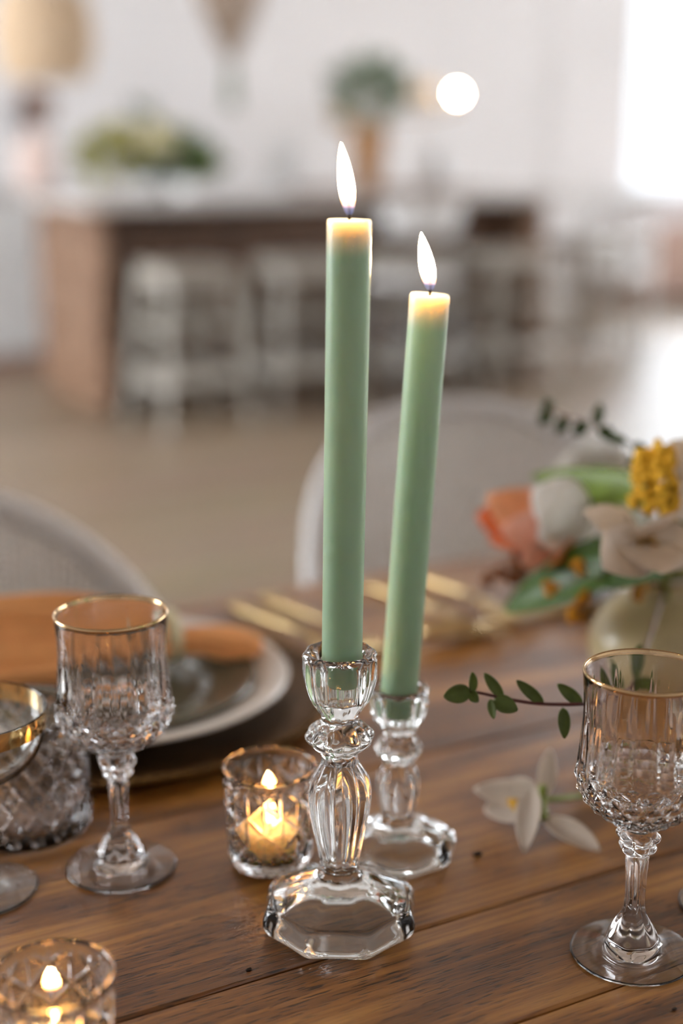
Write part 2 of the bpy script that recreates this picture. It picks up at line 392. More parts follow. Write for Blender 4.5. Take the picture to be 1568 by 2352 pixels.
def window(name, xc, y0, y1, z0, z1, n, yc=0.0, rot=0.0):
    w = struct(empty(name, (xc, yc, 0), rot))
    f = MB()
    f.box(-.03, .03, y0, y1, z0, z0 + .06); f.box(-.03, .03, y0, y1, z1 - .06, z1); f.box(-.03, .03, y0, y0 + .06, z0 + .06, z1 - .06); f.box(-.03, .03, y1 - .06, y1, z0 + .06, z1 - .06)
    f.build('window_frame', 'white_frame', w)
    step = (y1 - y0) / n
    for i in range(n):
        if i: MB().box(-.025, .025, y0 + i * step - .025, y0 + i * step + .025, z0 + .06, z1 - .06).build('mullion', 'white_frame', w)
        MB().box(-.004, .004, y0 + i * step + .03, y0 + (i + 1) * step - .03, z0 + .06, z1 - .06).build('pane', 'window_glass', w)
window('window_1', 0, -9.6, -7.26, .82, 3.05, 2, BW + .1, PI / 2)
window('window_2', RW + .1, 0.0, 5.2, .84, 3.05, 4)
window('window_3', X0 - .1, 3.2, 6.8, .84, 3.05, 3)
struct(MB().box(7.1, 9.7, BW - .12, BW + .02, .78, .82).build('trim_1', 'white_frame', bevel=.01))
struct(MB().box(X0, RW, BW - .02, BW, 0, .12).build('baseboard_back', 'white_frame'))
struct(MB().box(RW - .02, RW, Y0, BW, 0, .12).build('baseboard_right', 'white_frame'))
# grey pilaster on the back wall beside the window
struct(MB().box(6.48, 6.86, BW - .03, BW, .12, CEIL).build('trim_2', 'wall_paint', bevel=.01))

# =================================================================== THE OAK TABLE
table = thing('dining_table', 'long oak dining table with wide planks under the candles and glasses', 'table', (0, 0, 0))
TX0, TX1 = -0.9, 2.5
edges = [0.145, 0.310, 0.4985, 0.5945, 0.790, 0.985, 1.190]
prnd = random.Random(3)
for a, b_ in zip(edges[:-1], edges[1:]):
    g = 0.0009
    segs = 60; top, bot = [], []
    vs, fs = [], []
    for i in range(segs + 1):
        x = TX0 + (TX1 - TX0) * i / segs
        j0, j1 = prnd.uniform(-.0005, .0005), prnd.uniform(-.0005, .0005)
        vs += [(x, a + g + j0, TZ - .04), (x, a + g + j0, TZ - .0014), (x, a + g + .0014, TZ), (x, b_ - g - .0014, TZ), (x, b_ - g + j1, TZ - .0014), (x, b_ - g + j1, TZ - .04)]
    for i in range(segs):
        k = i * 6
        for q in range(6):
            r = (q + 1) % 6; fs.append((k + q, k + r, k + 6 + r, k + 6 + q))
    fs.append((5, 4, 3, 2, 1, 0)); fs.append(tuple(segs * 6 + q for q in range(6)))
    mobj('plank', vs, fs, 'table_oak', table)
for x in (TX0 + .12, TX1 - .12):
    for y in (.25, 1.08):
        MB().box(x - .045, x + .045, y - .045, y + .045, 0, TZ - .041).build('leg', 'table_oak', table, bevel=.004)
MB().box(TX0 + .2, TX1 - .2, .24, .27, TZ - .14, TZ - .041).build('apron', 'table_oak', table)
MB().box(TX0 + .2, TX1 - .2, 1.06, 1.09, TZ - .14, TZ - .041).build('apron', 'table_oak', table)

# =================================================================== GLASSWARE
def lobed(rows, n, name, mat, parent, cap0=False, cap1=False, phase=0.0):
    """rows: (r, z, amp, lobes, kind); kind l = convex lobes, f = concave flutes, s = soft wave"""
    vs, fs = [], []
    for r, z, amp, nl, kind in rows:
        for j in range(n):
            t = 2 * PI * j / n; g = abs(math.cos(nl * t / 2 + phase))
            if kind == 'l': q = 1 - amp * (1 - g)
            elif kind == 'f': q = 1 - amp * (math.sqrt(g * g + .02) - .14)
            else: q = 1 - amp * (.5 - .5 * math.cos(nl * t + 2 * phase))
            rr = max(r, 1e-4) * q; vs.append((rr * math.cos(t), rr * math.sin(t), z))
    for i in range(len(rows) - 1):
        for j in range(n):
            k = (j + 1) % n; fs.append((i * n + j, (i + 1) * n + j, (i + 1) * n + k, i * n + k))
    if cap0: fs.append(tuple(range(n)))
    if cap1: fs.append(tuple((len(rows) - 1) * n + j for j in range(n))[::-1])
    return mobj(name, vs, fs, mat, parent, True)

def seg(pts, sub, nl, kind):
    return [(r * .001, z * .001, a, nl, kind) for r, z, a in catmull(pts, sub)]

def candlestick(name, label, loc, rotz, cup, knop, stem, base, under, group):
    t = thing(name, label, 'candlestick', loc, rotz, group)
    N = 160
    inner = seg(cup[0], 3, 10, 's'); outer = seg(cup[1], 4, 10, 'f')
    lobed(inner + outer[1:], N, 'cup', 'clear_glass', t, cap0=True)
    lobed(seg(knop, 5, 10, 'l'), N, 'knop', 'clear_glass', t)
    lobed(seg(stem, 4, 10, 'l'), N, 'stem', 'clear_glass', t)
    lobed(seg(base, 5, 8, 'f') + seg(under, 3, 8, 'f')[1:], N, 'base', 'clear_glass', t, cap1=True)
    return t
S1 = PZ(780, 2118, TZ); S2 = PZ(912, 1958, TZ)
candlestick('candlestick', 'tall fluted clear glass candlestick at the front holding the taller green taper', (S1.x, S1.y, TZ + .0003), math.radians(14),
    ([(0, 133, 0), (9.6, 133, 0), (11.4, 134.5, 0), (11.9, 146, 0), (12.4, 152, 0), (14.2, 157, .0), (17.0, 160, .02), (19.2, 159.6, .06), (20.2, 157.6, .07)],
     [(20.2, 157.6, .07), (20.3, 152, .09), (19.8, 144, .1), (16.6, 134, .1), (12.8, 128, .08), (10.4, 124.2, .03), (9.9, 121.5, 0)]),
    [(9.9, 121.5, 0), (11.3, 119.8, .05), (15.0, 117, .12), (18.2, 114, .14), (18.9, 111.6, .14), (17.4, 108.6, .12), (14.0, 105.8, .1), (11.2, 103.4, .06), (9.8, 100.5, 0)],
    [(9.8, 100.5, 0), (9.9, 98, .05), (11.0, 95.8, .09), (13.4, 92, .11), (16.4, 86.2, .12), (17.5, 78, .12), (16.5, 67, .12), (14.3, 55.5, .12), (11.7, 42.5, .11), (10.8, 37, .07), (10.9, 35.4, .02), (10.6, 33.6, .06), (11.3, 31.8, .03), (12.0, 30.6, 0)],
    [(12.0, 30.6, 0), (14.4, 28.8, .03), (18.5, 26.4, .05), (25, 23.2, .05), (32, 19.8, .05), (36.6, 17.4, .05), (38.4, 16.4, .05), (40.4, 16.0, .06), (42.6, 14.2, .08), (44.2, 10.2, .09), (44.6, 6.2, .09), (43.4, 2.6, .09), (41.6, .5, .09), (40.0, 0, .09)],
    [(40.0, 0, .09), (37.8, .2, .08), (36.2, 1.6, .07), (30, 6.8, .05), (21, 11.4, .03), (11, 14.4, 0), (0, 15.2, 0)], 'glass candlesticks')
candlestick('candlestick', 'short fluted clear glass candlestick behind the front one, holding the leaning taper', (S2.x, S2.y, TZ + .0003), math.radians(4),
    ([(0, 84, 0), (9.6, 84, 0), (11.6, 85.5, 0), (12.1, 96, 0), (12.6, 102, 0), (14, 106, 0), (15.6, 108.6, .02), (17.4, 108.2, .06), (18.4, 106.6, .07)],
     [(18.4, 106.6, .07), (18.3, 100, .09), (17.0, 93, .1), (13.8, 86, .1), (10.4, 81, .06), (9.1, 77.6, 0)]),
    [(9.1, 77.6, 0), (10.6, 75.4, .06), (13.2, 73, .12), (14.4, 70, .13), (13.8, 66.6, .12), (11.4, 63.4, .08), (9.5, 60.6, 0)],
    [(9.5, 60.6, 0), (10.0, 58.4, .06), (11.8, 55, .1), (13.0, 49.5, .12), (12.8, 43, .12), (11.3, 34.5, .12), (10.1, 27.5, .1), (9.8, 25.2, .06), (10.4, 22.8, 0)],
    [(10.4, 22.8, 0), (13.4, 20.6, .06), (19.5, 17.4, .08), (27, 14.4, .07), (30.6, 13.0, .05), (32.4, 12.4, .06), (35.2, 10.6, .08), (36.6, 8.0, .09), (36.9, 4.8, .09), (35.6, 1.8, .09), (34.0, .4, .09), (32.6, 0, .09)],
    [(32.6, 0, .09), (30.8, .2, .08), (29.4, 1.4, .07), (24, 5.2, .05), (15, 8.8, .02), (0, 11, 0)], 'glass candlesticks')

# ---- green tapers
def flame_mesh(name, h, w, bend, mat, parent, z0):
    """leaf-shaped flame, tip bent towards (bend.x, bend.y)"""
    prof = [(0, 0), (.42, .03), (.66, .10), (.86, .20), (.98, .32), (1.0, .42), (.93, .54), (.78, .67), (.56, .80), (.32, .90), (.14, .965), (0, 1.0)]
    prof = catmull(prof, 3); n = 20; vs, fs = [], []
    for r, z in prof:
        r = max(r, .002) * w / 2
        for j in range(n):
            t = 2 * PI * j / n; vs.append((r * math.cos(t) + bend[0] * z ** 1.15, r * math.sin(t) + bend[1] * z ** 1.15, z * h))
    for i in range(len(prof) - 1):
        for j in range(n):
            k = (j + 1) % n; fs.append((i * n + j, i * n + k, (i + 1) * n + k, (i + 1) * n + j))
    fs.append(tuple(range(n))[::-1]); fs.append(tuple((len(prof) - 1) * n + j for j in range(n)))
    o = mobj(name, vs, fs, mat, parent, True); o.location = (0, 0, z0); return o

def taper(label, p0, p1, r0, r1, fh, fw, fb, group):
    p0, p1 = Vector(p0), Vector(p1); ax = p1 - p0; Ln = ax.length
    t = thing('taper_candle', label, 'candle', p0, 0, group)
    t.rotation_mode = 'QUATERNION'; t.rotation_quaternion = Vector((0, 0, 1)).rotation_difference(ax.normalized())
    prof = [(0, 0), (r0 * .96, 0), (r0, .0006)]
    for k in range(1, 24): prof.append((r0 + (r1 - r0) * k / 24, Ln * k / 24))
    prof += [(r1, Ln - .0022), (r1 * .985, Ln - .0008), (r1 * .94, Ln), (r1 * .80, Ln - .0006), (r1 * .5, Ln - .0012), (0, Ln - .0012)]
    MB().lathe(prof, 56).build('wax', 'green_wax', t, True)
    wk = MB().tube([(0, 0, Ln - .002), (.0001, 0, Ln + .003), (-.0004, 0, Ln + .007), (-.0014, 0, Ln + .0105)], [.0009, .0009, .0008, .0006], 8).build('wick', 'wick_black', t, True)
    flame_mesh('flame', fh, fw, fb, 'taper_flame', wk, Ln + .0016)
    return t
# screen-right in room axes
RT = Vector((_ca, -_sa, 0)); FW = Vector((_sa, _ca, 0))
c1b = Vector((S1.x, S1.y, 0)) + RT * .0010; c1t = Vector((S1.x, S1.y, 0)) + RT * .0048
def bend(px): v = RT * px; return (v.x, v.y)
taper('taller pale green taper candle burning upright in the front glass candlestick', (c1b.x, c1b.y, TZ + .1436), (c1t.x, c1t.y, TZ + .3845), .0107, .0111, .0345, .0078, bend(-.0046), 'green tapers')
c2b = Vector((S2.x, S2.y, 0)) + RT * (.0333 - .0341); c2t = Vector((S2.x, S2.y, 0)) + RT * (.0488 - .0341)
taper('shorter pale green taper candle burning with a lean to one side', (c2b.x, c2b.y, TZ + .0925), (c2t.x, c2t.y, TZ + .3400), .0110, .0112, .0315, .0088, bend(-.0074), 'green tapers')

# ---- cut crystal goblets
def goblet(label, loc, rotz, group):
    t = thing('crystal_goblet', label, 'wine glass', loc, rotz, group)
    NC = 40; vs, fs, flat = [], [], []
    def ring(r, z, fn=None):
        k = len(vs)
        for j in range(NC):
            th = 2 * PI * j / NC; q = r * (fn(j) if fn else 1) * .001; vs.append((q * math.cos(th), q * math.sin(th), z * .001))
        return k
    def join(a, b_, diag=0, fl=False):
        for j in range(NC):
            k = (j + 1) % NC
            if diag == 0: new = [(a + j, b_ + j, b_ + k, a + k)]
            else:
                d = (j + (0 if diag == 1 else 1)) % 2
                new = [(a + j, b_ + j, b_ + k), (a + j, b_ + k, a + k)] if d == 0 else [(a + j, b_ + j, a + k), (b_ + j, b_ + k, a + k)]
            for f in new: fs.append(f); flat.append(fl)
    inner = catmull([(.1, 81.5), (11, 82.6), (21, 87.5), (27, 95), (29.4, 106), (29.6, 120), (29.2, 136), (29.6, 148), (30.6, 157), (31.4, 160.6)], 3)
    # smooth upper bowl with spear cuts, 160 columns
    NU = 160; uv_, uf = [], []
    def spear(j, z):
        d = 0.0
        for off, ztop, dep in ((0.0, 153.0, .85), (0.5, 141.0, 1.0)):
            if z < ztop:
                w = .36 * min(1.0, (ztop - z) / 36.0); q = abs((j / 16.0 + off + .5) % 1.0 - .5) * 2
                if w > 0 and q < w: d = max(d, dep * (1 - q / w) * min(1.0, (ztop - z) / 12.0))
        return d
    rows = [(r, z, 0) for r, z in inner] + [(31.9, 161.2, 0), (32.5, 160.8, 0), (32.6, 159.5, 0)]
    for z, r in catmull([(157, 32.3), (150, 31.75), (143, 31.4), (136, 31.35), (129, 31.75), (122.5, 32.3), (115, 33.0), (108.5, 33.6)], 6): rows.append((r, z, 1))
    for q, (r, z, cutrow) in enumerate(rows):
        last = q == len(rows) - 1
        for j in range(NU):
            th = 2 * PI * j / NU
            if last:     # meet the forty-sided cut band exactly
                k0, fr = divmod(j, 4); t0, t1 = 2 * PI * k0 / 40, 2 * PI * (k0 + 1) / 40; fr /= 4
                uv_.append(((math.cos(t0) * (1 - fr) + math.cos(t1) * fr) * r * .001, (math.sin(t0) * (1 - fr) + math.sin(t1) * fr) * r * .001, z * .001))
            else:
                rr_ = (max(r, .1) - (spear(j, z) if cutrow else 0)) * .001; uv_.append((rr_ * math.cos(th), rr_ * math.sin(th), z * .001))
    for i in range(len(rows) - 1):
        for j in range(NU):
            k = (j + 1) % NU; uf.append((i * NU + j, (i + 1) * NU + j, (i + 1) * NU + k, i * NU + k))
    uf.append(tuple(range(NU)))
    mobj('bowl', uv_, uf, 'crystal', t, True)
    a = ring(33.6, 108.5)
    # diamond lattice on the lower bowl
    lat = [(102.5, 33.9), (96, 32.8), (90.5, 29.9), (85.8, 25.6), (81.8, 20.6), (78.4, 15.2)]
    for i, (z, r) in enumerate(lat):
        b_ = ring(r, z, lambda j: 1.025 if (j + i) % 2 else .975); join(a, b_, 1 if i % 2 else 2, True); a = b_
    b_ = ring(8.6, 74.6); join(a, b_, 0, True); a = b_
    b_ = ring(7.2, 73.2); join(a, b_)
    o = mobj('cut_base', vs, fs, 'crystal', t, False)
    o.data.polygons.foreach_set('use_smooth', [not x for x in flat])
    kn = seg([(7.2, 73.2, 0), (8.6, 72.6, .03), (11.8, 70.6, .2), (11.4, 68.0, .24), (9.0, 65.8, .12), (10.2, 63.8, .24), (9.2, 61.2, .24), (6.9, 59.6, .1), (6.3, 57.4, .1), (6.2, 54, .2), (5.7, 46, .24), (5.5, 38, .24), (5.7, 29, .24), (6.6, 25, .22), (8.8, 21, .18), (11.0, 17.2, .14), (12.8, 13.6, .08), (13.7, 10.4, .03), (13.4, 8.4, 0)], 4, 6, 'l')
    lobed(kn, 72, 'stem', 'crystal', t)
    ft = seg([(13.4, 8.4, 0), (14.6, 6.8, 0), (18, 5.2, 0), (24, 3.8, 0), (30, 2.6, 0), (32.2, 2.0, 0), (32.9, 1.3, 0), (32.5, .5, 0), (31.4, .1, 0)], 3, 6, 's') + \
         seg([(31.4, .1, 0), (29, .4, 0), (20, 1.2, 0), (8, 1.6, 0), (0, 1.6, 0)], 2, 6, 's')[1:]
    lobed(ft, 72, 'foot', 'crystal', t, cap1=True)
    gr = [(31.0, 158.4), (31.3, 160.6), (31.9, 161.45), (32.65, 160.9), (32.76, 160.0), (32.70, 159.6)]
    lobed([(r * .001, z * .001, 0, 6, 's') for r, z in gr], 80, 'gold_rim', 'gold', t)
    return t
G = PZ(1450, 2190, TZ); goblet('cut crystal wine goblet with gold rim standing in front of the leafy sprig', (G.x, G.y, TZ + .0003), .1, 'crystal goblets')
G = PZ(279, 1992, TZ); goblet('cut crystal wine goblet with thin gold rim in front of the napkin and plates', (G.x, G.y, TZ + .0003), .3, 'crystal goblets')

# ---- gold banded coupes
def coupe(label, loc, group):
    t = thing('coupe_glass', label, 'coupe glass', loc, 0, group)
    inner = seg([(0, 70.5, 0), (12, 71.3, 0), (24, 75, 0), (34, 83, 0), (40, 94, 0), (42.3, 106, 0), (42.7, 112, 0)], 4, 6, 's')
    outer = seg([(42.7, 112, 0), (43.1, 112.5, 0), (43.6, 112, 0), (43.3, 105, 0), (41.2, 93.5, 0), (35.2, 81.8, 0), (25, 73.2, 0), (13, 68.9, 0), (6.5, 67, 0), (4.2, 64.5, 0)], 4, 6, 's')
    lobed(inner + outer[1:], 72, 'bowl', 'clear_glass', t, cap0=True)
    lobed(seg([(4.2, 64.5, 0), (3.7, 58, 0), (3.6, 40, 0), (3.9, 22, 0), (5.2, 12, 0), (8, 7, 0)], 4, 6, 's'), 40, 'stem', 'clear_glass', t)
    lobed(seg([(8, 7, 0), (12, 5, 0), (20, 3.5, 0), (29, 2.3, 0), (32.4, 1.7, 0), (33.2, 1.0, 0), (32.6, .2, 0)], 3, 6, 's') + seg([(32.6, .2, 0), (28, .6, 0), (14, 1.5, 0), (0, 1.8, 0)], 2, 6, 's')[1:], 64, 'foot', 'clear_glass', t, cap1=True)
    gb = catmull([(43.75, 112.0), (43.55, 107), (43.0, 101.5)], 3)
    lobed([(r * .001 + .00004, z * .001, 0, 6, 's') for r, z in gb], 72, 'gold_band', 'gold_bright', t)
    return t
G = PZ(-45, 2045, TZ); coupe('glass coupe with a broad gold band, in front of the diamond-cut tumbler', (G.x, G.y, TZ + .0003), 'coupe glasses')
G = PZ(1694, 2083, TZ); coupe('glass coupe whose round foot peeks out behind the gold-rimmed goblet by the sprig', (G.x, G.y, TZ + .0003), 'coupe glasses')

# ---- diamond cut tumbler
def tumbler(label, loc):
    t = thing('tumbler', label, 'tumbler', loc, .07)
    N = 324; vs, fs = [], []
    rows = [(.1, 9, 0), (26, 9, 0), (34, 10, 0), (36.3, 13, 0), (37.2, 25, 0), (37.8, 45, 0), (38.4, 65, 0), (39.4, 78, 0), (40.2, 80, 0), (41.2, 80, 0), (41.9, 78.5, 0), (42, 73, 0)]
    rows += [(42, 73 - k * 68 / 80, 1) for k in range(1, 81)] + [(40.5, 2.2, 0), (38, .6, 0), (35, .2, 0), (33, .6, 0), (28, 2.0, 0), (.1, 2.2, 0)]
    for r, z, c_ in rows:
        fade = min(1, max(0, (71 - z) / 2.5)) if c_ else 0
        for j in range(N):
            th = 2 * PI * j / N; d = 0.0
            if fade:
                for sg in (1, -1):
                    u = 18 * th / (2 * PI) + sg * (z - 5) / 21.0; q = abs((u + .5) % 1.0 - .5) * 2
                    d = max(d, 1 - q / .30)
                    d = max(d, .35 * (1 - abs(q - 1) / .9))
            rr_ = (r - 1.7 * max(0, d) * fade) * .001; vs.append((rr_ * math.cos(th), rr_ * math.sin(th), z * .001))
    R_ = len(rows)
    for i in range(R_ - 1):
        for j in range(N):
            k = (j + 1) % N; fs.append((i * N + j, (i + 1) * N + j, (i + 1) * N + k, i * N + k))
    fs.append(tuple(range(N))); fs.append(tuple((R_ - 1) * N + j for j in range(N))[::-1])
    mobj('tumbler_body', vs, fs, 'crystal', t, True)
G = PZ(60, 1897, TZ); tumbler('squat diamond-cut crystal tumbler between the gold-banded coupe and the charger', (G.x, G.y, TZ + .0003))

# ---- star cut votive holders with burning candles inside
def groove(th, z):
    """depth 0..1 of the star cut pattern at angle th and height z (mm)"""
    p = 2 * PI / 8; hz = 20.0; w = 1.5
    rr = 26.0
    best = 0.0
    d = abs((th / (p / 2) + .5) % 1.0 - .5) * (p / 2) * rr
    best = max(best, 1 - d / (w * .8))
    for s in (1, -1):
        u = (th / p + s * (z - 30) / hz)
        d = abs((u + .5) % 1.0 - .5) * p * rr * .70
        best = max(best, 1 - d / w)
    return max(0.0, best)
def votive(label, loc, rotz, clabel):
    t = thing('votive_holder', label, 'candle holder', loc, rotz, 'star-cut votives')
    N = 288; vs, fs = [], []
    rows = [(.0, 6.5), (14, 6.5), (19.5, 7), (21.6, 9), (22.6, 14), (24.2, 36), (25.6, 56), (26.0, 61), (26.5, 62.6), (27.4, 63), (28.1, 62.2), (28.2, 60.5)]
    nin = len(rows)
    zs = [60.5 - k * (60.5 - 6.5) / 66 for k in range(1, 67)]
    for r, z in rows:
        for j in range(N):
            th = 2 * PI * j / N; q = max(r, .05) * .001; vs.append((q * math.cos(th), q * math.sin(th), z * .001))
    for z in zs:
        r0 = 24.6 + (28.2 - 24.6) * (z / 60.5) ** .8
        for j in range(N):
            th = 2 * PI * j / N; fade = min(1, max(0, (57 - z) / 3)) * min(1, max(0, (z - 9) / 3))
            q = (r0 - 1.4 * groove(th, z) * fade) * .001; vs.append((q * math.cos(th), q * math.sin(th), z * .001))
    tail = [(24.3, 3.2), (23.2, 1.0), (21.6, .1), (20, .2), (17, 1.6), (.05, 2)]
    for r, z in tail:
        for j in range(N):
            th = 2 * PI * j / N; am = 1 - .03 * abs(math.sin(12 * th)) * (1 if r > 18 else 0); vs.append((r * am * .001 * math.cos(th), r * am * .001 * math.sin(th), z * .001))
    R = len(vs) // N
    for i in range(R - 1):
        for j in range(N):
            k = (j + 1) % N; fs.append((i * N + j, (i + 1) * N + j, (i + 1) * N + k, i * N + k))
    fs.append(tuple(range(N))); fs.append(tuple((R - 1) * N + j for j in range(N))[::-1])
    mobj('votive_glass', vs, fs, 'pressed_glass', t, True)
    c = thing('votive_candle', clabel, 'candle', (loc[0], loc[1], loc[2] + .0067), rotz, 'votive candles')
    MB().lathe([(0, 0), (.0172, 0), (.0182, .0008), (.0188, .0165), (.0185, .018), (.0177, .0183), (.0155, .0173), (.008, .0167), (0, .0167)], 40).build('wax', 'cream_wax', c, True)
    wk = MB().tube([(0, 0, .0155), (.0002, 0, .0195), (.0008, 0, .0225)], .0007, 6).build('wick', 'wick_black', c, True)
    flame_mesh('flame', .0145, .0068, (.0008, 0), 'votive_flame', wk, .0186)
V1 = PZ(622, 1978, TZ)
votive('star-cut glass votive holder glowing behind the front candlestick', (V1.x, V1.y, TZ + .0003), .2, 'short cream candle burning inside the votive behind the front candlestick')
V2x, V2y = 0.1596, 0.5541
votive('star-cut glass votive holder glowing at the lower corner near the camera', (V2x, V2y, TZ + .0003), .55, 'short cream candle burning inside the votive at the lower corner')

# =================================================================== PLACE SETTINGS
PLX, PLY = 0.343, 0.985
def charger(label, loc):
    t = thing('charger_plate', label, 'charger', loc, 0, 'gold chargers')
    MB().lathe([(0, 0), (.105, 0), (.112, .002), (.150, .0065), (.166, .0085), (.1672, .0100), (.165, .0112), (.150, .0092), (.112, .0050), (.105, .0034), (0, .0034)], 96).build('plate', 'antique_gold', t, True)
    mb = MB()
    for k in range(110):
        a = 2 * PI * k / 110; mb.ball((.1645 * math.cos(a), .1645 * math.sin(a), .0108), .0030, 6, 4)
    tag(mb.build('beading', 'antique_gold', t, True), kind='stuff')
charger('dark gold beaded charger under the white plate and orange napkin', (PLX, PLY, TZ + .0004))
charger('dark gold beaded charger half hidden under the flowers', (0.965, 0.985, TZ + .0004))
def plate(name, label, cat, loc, r, h, mat, th=.0035):
    prof = [(0, 0), (r * .56, 0), (r * .60, .001), (r * .66, h * .25), (r * .80, h * .62), (r * .97, h), (r, h + th * .4), (r * .995, h + th), (r * .97, h + th), (r * .80, h * .62 + th), (r * .66, h * .25 + th), (r * .60, th), (0, th)]
    return tag(MB().lathe(catmull(prof, 3), 96).build(name, mat, None, True, loc=loc), label, cat)
plate('dinner_plate', 'large white plate on the beaded charger under the olive plate', 'plate', (PLX, PLY, TZ + .0048), .137, .018, 'stoneware_white')
plate('side_plate', 'smaller dark olive glazed plate on the white plate under the napkin', 'plate', (PLX, PLY, TZ + .0112), .112, .0105, 'olive_glaze')
plate('dinner_plate', 'white plate on the far charger behind the flowers', 'plate', (.965, .985, TZ + .0048), .137, .018, 'stoneware_white')

# ---- orange napkin gathered through a cream band, its folds lying on the olive plate
def napkin():
    t = thing('napkin', 'burnt orange linen napkin gathered in a cream band on the olive plate', 'napkin', (PLX + .04, PLY + .015, TZ + .0228))
    o0 = Vector(t.location)
    def fold(name, pts, rads, flat, seed, waves=5, amp=.16):
        """a roll of cloth with lengthwise pleats"""
        rr = random.Random(seed); P = catmull([tuple(p) + (r,) for p, r in zip(pts, rads)], 8); nv = 56; vs, fs = [], []; m = len(P)
        ph = [rr.uniform(0, 6.28) for _ in range(4)]
        for i, (x, y, z, r) in enumerate(P):
            q0, q1 = P[max(i - 1, 0)], P[min(i + 1, m - 1)]; d = Vector((q1[0] - q0[0], q1[1] - q0[1], 0)).normalized(); sd = Vector((-d.y, d.x, 0)); s = i / (m - 1)
            for j in range(nv):
                a = 2 * PI * j / nv
                k = 1 + amp * math.cos(waves * a + ph[0] + 1.2 * s) + .5 * amp * math.cos((waves * 2 + 1) * a + ph[1] - 2 * s) + .05 * math.sin(9 * s + 2 * a + ph[2])
                v = Vector((x, y, z)) + sd * (r * k * math.cos(a)) + Vector((0, 0, r * flat * k * math.sin(a)))
                vs.append((v.x, v.y, max(v.z, .0004)))
        for i in range(m - 1):
            for j in range(nv):
                k = (j + 1) % nv; fs.append((i * nv + j, i * nv + k, (i + 1) * nv + k, (i + 1) * nv + j))
        fs.append(tuple(range(nv))[::-1]); fs.append(tuple((m - 1) * nv + j for j in range(nv)))
        return mobj(name, vs, fs, 'napkin_linen', t, True)
    L = lambda x, y, z: Vector((x, y, z))
    fold('upper_fold', [L(.012, 0, .024), L(-.03, .012, .032), L(-.085, .030, .034), L(-.150, .055, .030)], [.013, .022, .027, .030], .85, 2, 4, .17)
    fold('lower_fold', [L(.010, -.006, .014), L(-.03, -.012, .016), L(-.080, -.010, .016), L(-.140, .004, .016)], [.012, .018, .023, .026], .66, 6, 4, .18)
    fold('tail', [L(.010, -.002, .017), L(.035, -.006, .015), L(.055, -.012, .011), L(.074, -.022, .009), L(.084, -.027, .008)], [.013, .018, .021, .017, .009], .46, 9, 4, .2)
    n = 28; vs, fs = [], []
    for i in range(n):
        a = 2 * PI * i / n
        for x, r in ((-.006, .0172), (-.006, .0190), (.006, .0190), (.006, .0172)):
            vs.append((x + .014, r * math.cos(a), .0195 + r * math.sin(a) * 1.12))
    for i in range(n):
        k = (i + 1) % n
        for q in range(4): fs.append((i * 4 + q, i * 4 + (q + 1) % 4, k * 4 + (q + 1) % 4, k * 4 + q))
    o = mobj('band', vs, fs, 'cream_band', t, True); o['label'] = 'cream napkin band'
    return t
NAP = napkin()

# ---- gold cutlery
def fork(label, p0, p1, group, kind='fork', z=TZ):
    """p0 handle end, p1 direction towards the head"""
    p0, p1 = Vector((p0[0], p0[1], z)), Vector((p1[0], p1[1], z)); d = (p1 - p0).normalized(); ang = math.atan2(d.y, d.x)
    t = thing('dinner_' + kind if kind != 'dessert_spoon' else 'dessert_spoon', label, kind.replace('_', ' ').replace('dessert ', ''), p0, ang, group)
    def strip(name, stations, th):
        vs, fs = [], []
        for x, w, zc in stations:
            for s, tt in ((-1, -.35), (-.7, .5), (.7, .5), (1, -.35), (.7, -.5), (-.7, -.5)): vs.append((x, s * w, zc + th * tt))
        for i in range(len(stations) - 1):
            for q in range(6):
                r = (q + 1) % 6; fs.append((i * 6 + q, (i + 1) * 6 + q, (i + 1) * 6 + r, i * 6 + r))
        fs.append(tuple(range(6))[::-1]); fs.append(tuple((len(stations) - 1) * 6 + q for q in range(6)))
        return mobj(name, vs, fs, 'brushed_gold', t, True)
    strip('handle', [(0, .0062, .0042), (.003, .0082, .0042), (.02, .0078, .0046), (.06, .0058, .0058), (.095, .0038, .0072), (.118, .0032, .0072)], .0044)
    if kind == 'fork':
        strip('neck', [(.118, .0032, .0072), (.130, .0060, .0062), (.142, .0112, .0040), (.152, .0122, .0036)], .0024)
        for k in range(4):
            y = -.0094 + k * .0063
            vs = strip('tine', [(.150, .0021, .0036), (.165, .0021, .0030), (.182, .0019, .0060), (.198, .0010, .0110)], .0022); vs.location = (0, y, 0)
    else:
        nu, nv = 12, 16; vv, ff = [], []
        for i in range(nu + 1):
            s = i / nu; x = .118 + .062 * s; w = .0205 * math.sin(PI * min(1, s * .93 + .06)) ** .62
            for j in range(nv + 1):
                q = -1 + 2 * j / nv; vv.append((x, q * w, .0046 + .0064 * (q * q) + .003 * s * s + .0018 * (1 - s)))
        for i in range(nu):
            for j in range(nv): ff.append((i * (nv + 1) + j, (i + 1) * (nv + 1) + j, (i + 1) * (nv + 1) + j + 1, i * (nv + 1) + j + 1))
        o = mobj('spoon_bowl', vv, ff, 'brushed_gold', t, True); sm = o.modifiers.new('thick', 'SOLIDIFY'); sm.thickness = .0016
    return t
fork('gold dinner fork beside the plate, nearer the charger', (.525, 1.155), (.545, 1.02), 'gold forks')
fork('gold dinner fork beside the plate, farther from the charger', (.562, 1.165), (.574, 1.05), 'gold forks')
fork('gold dinner fork lying lowest behind the leaning taper', (.667, 1.150), (.683, .99), 'gold forks')
fork('gold dinner fork lying higher up beside the peach tulip', (.722, 1.172), (.730, 1.05), 'gold forks')
fork('gold spoon with raised bowl lying askew below the tulip leaves', (.80, .995), (.68, .985), 'gold spoons', 'dessert_spoon')

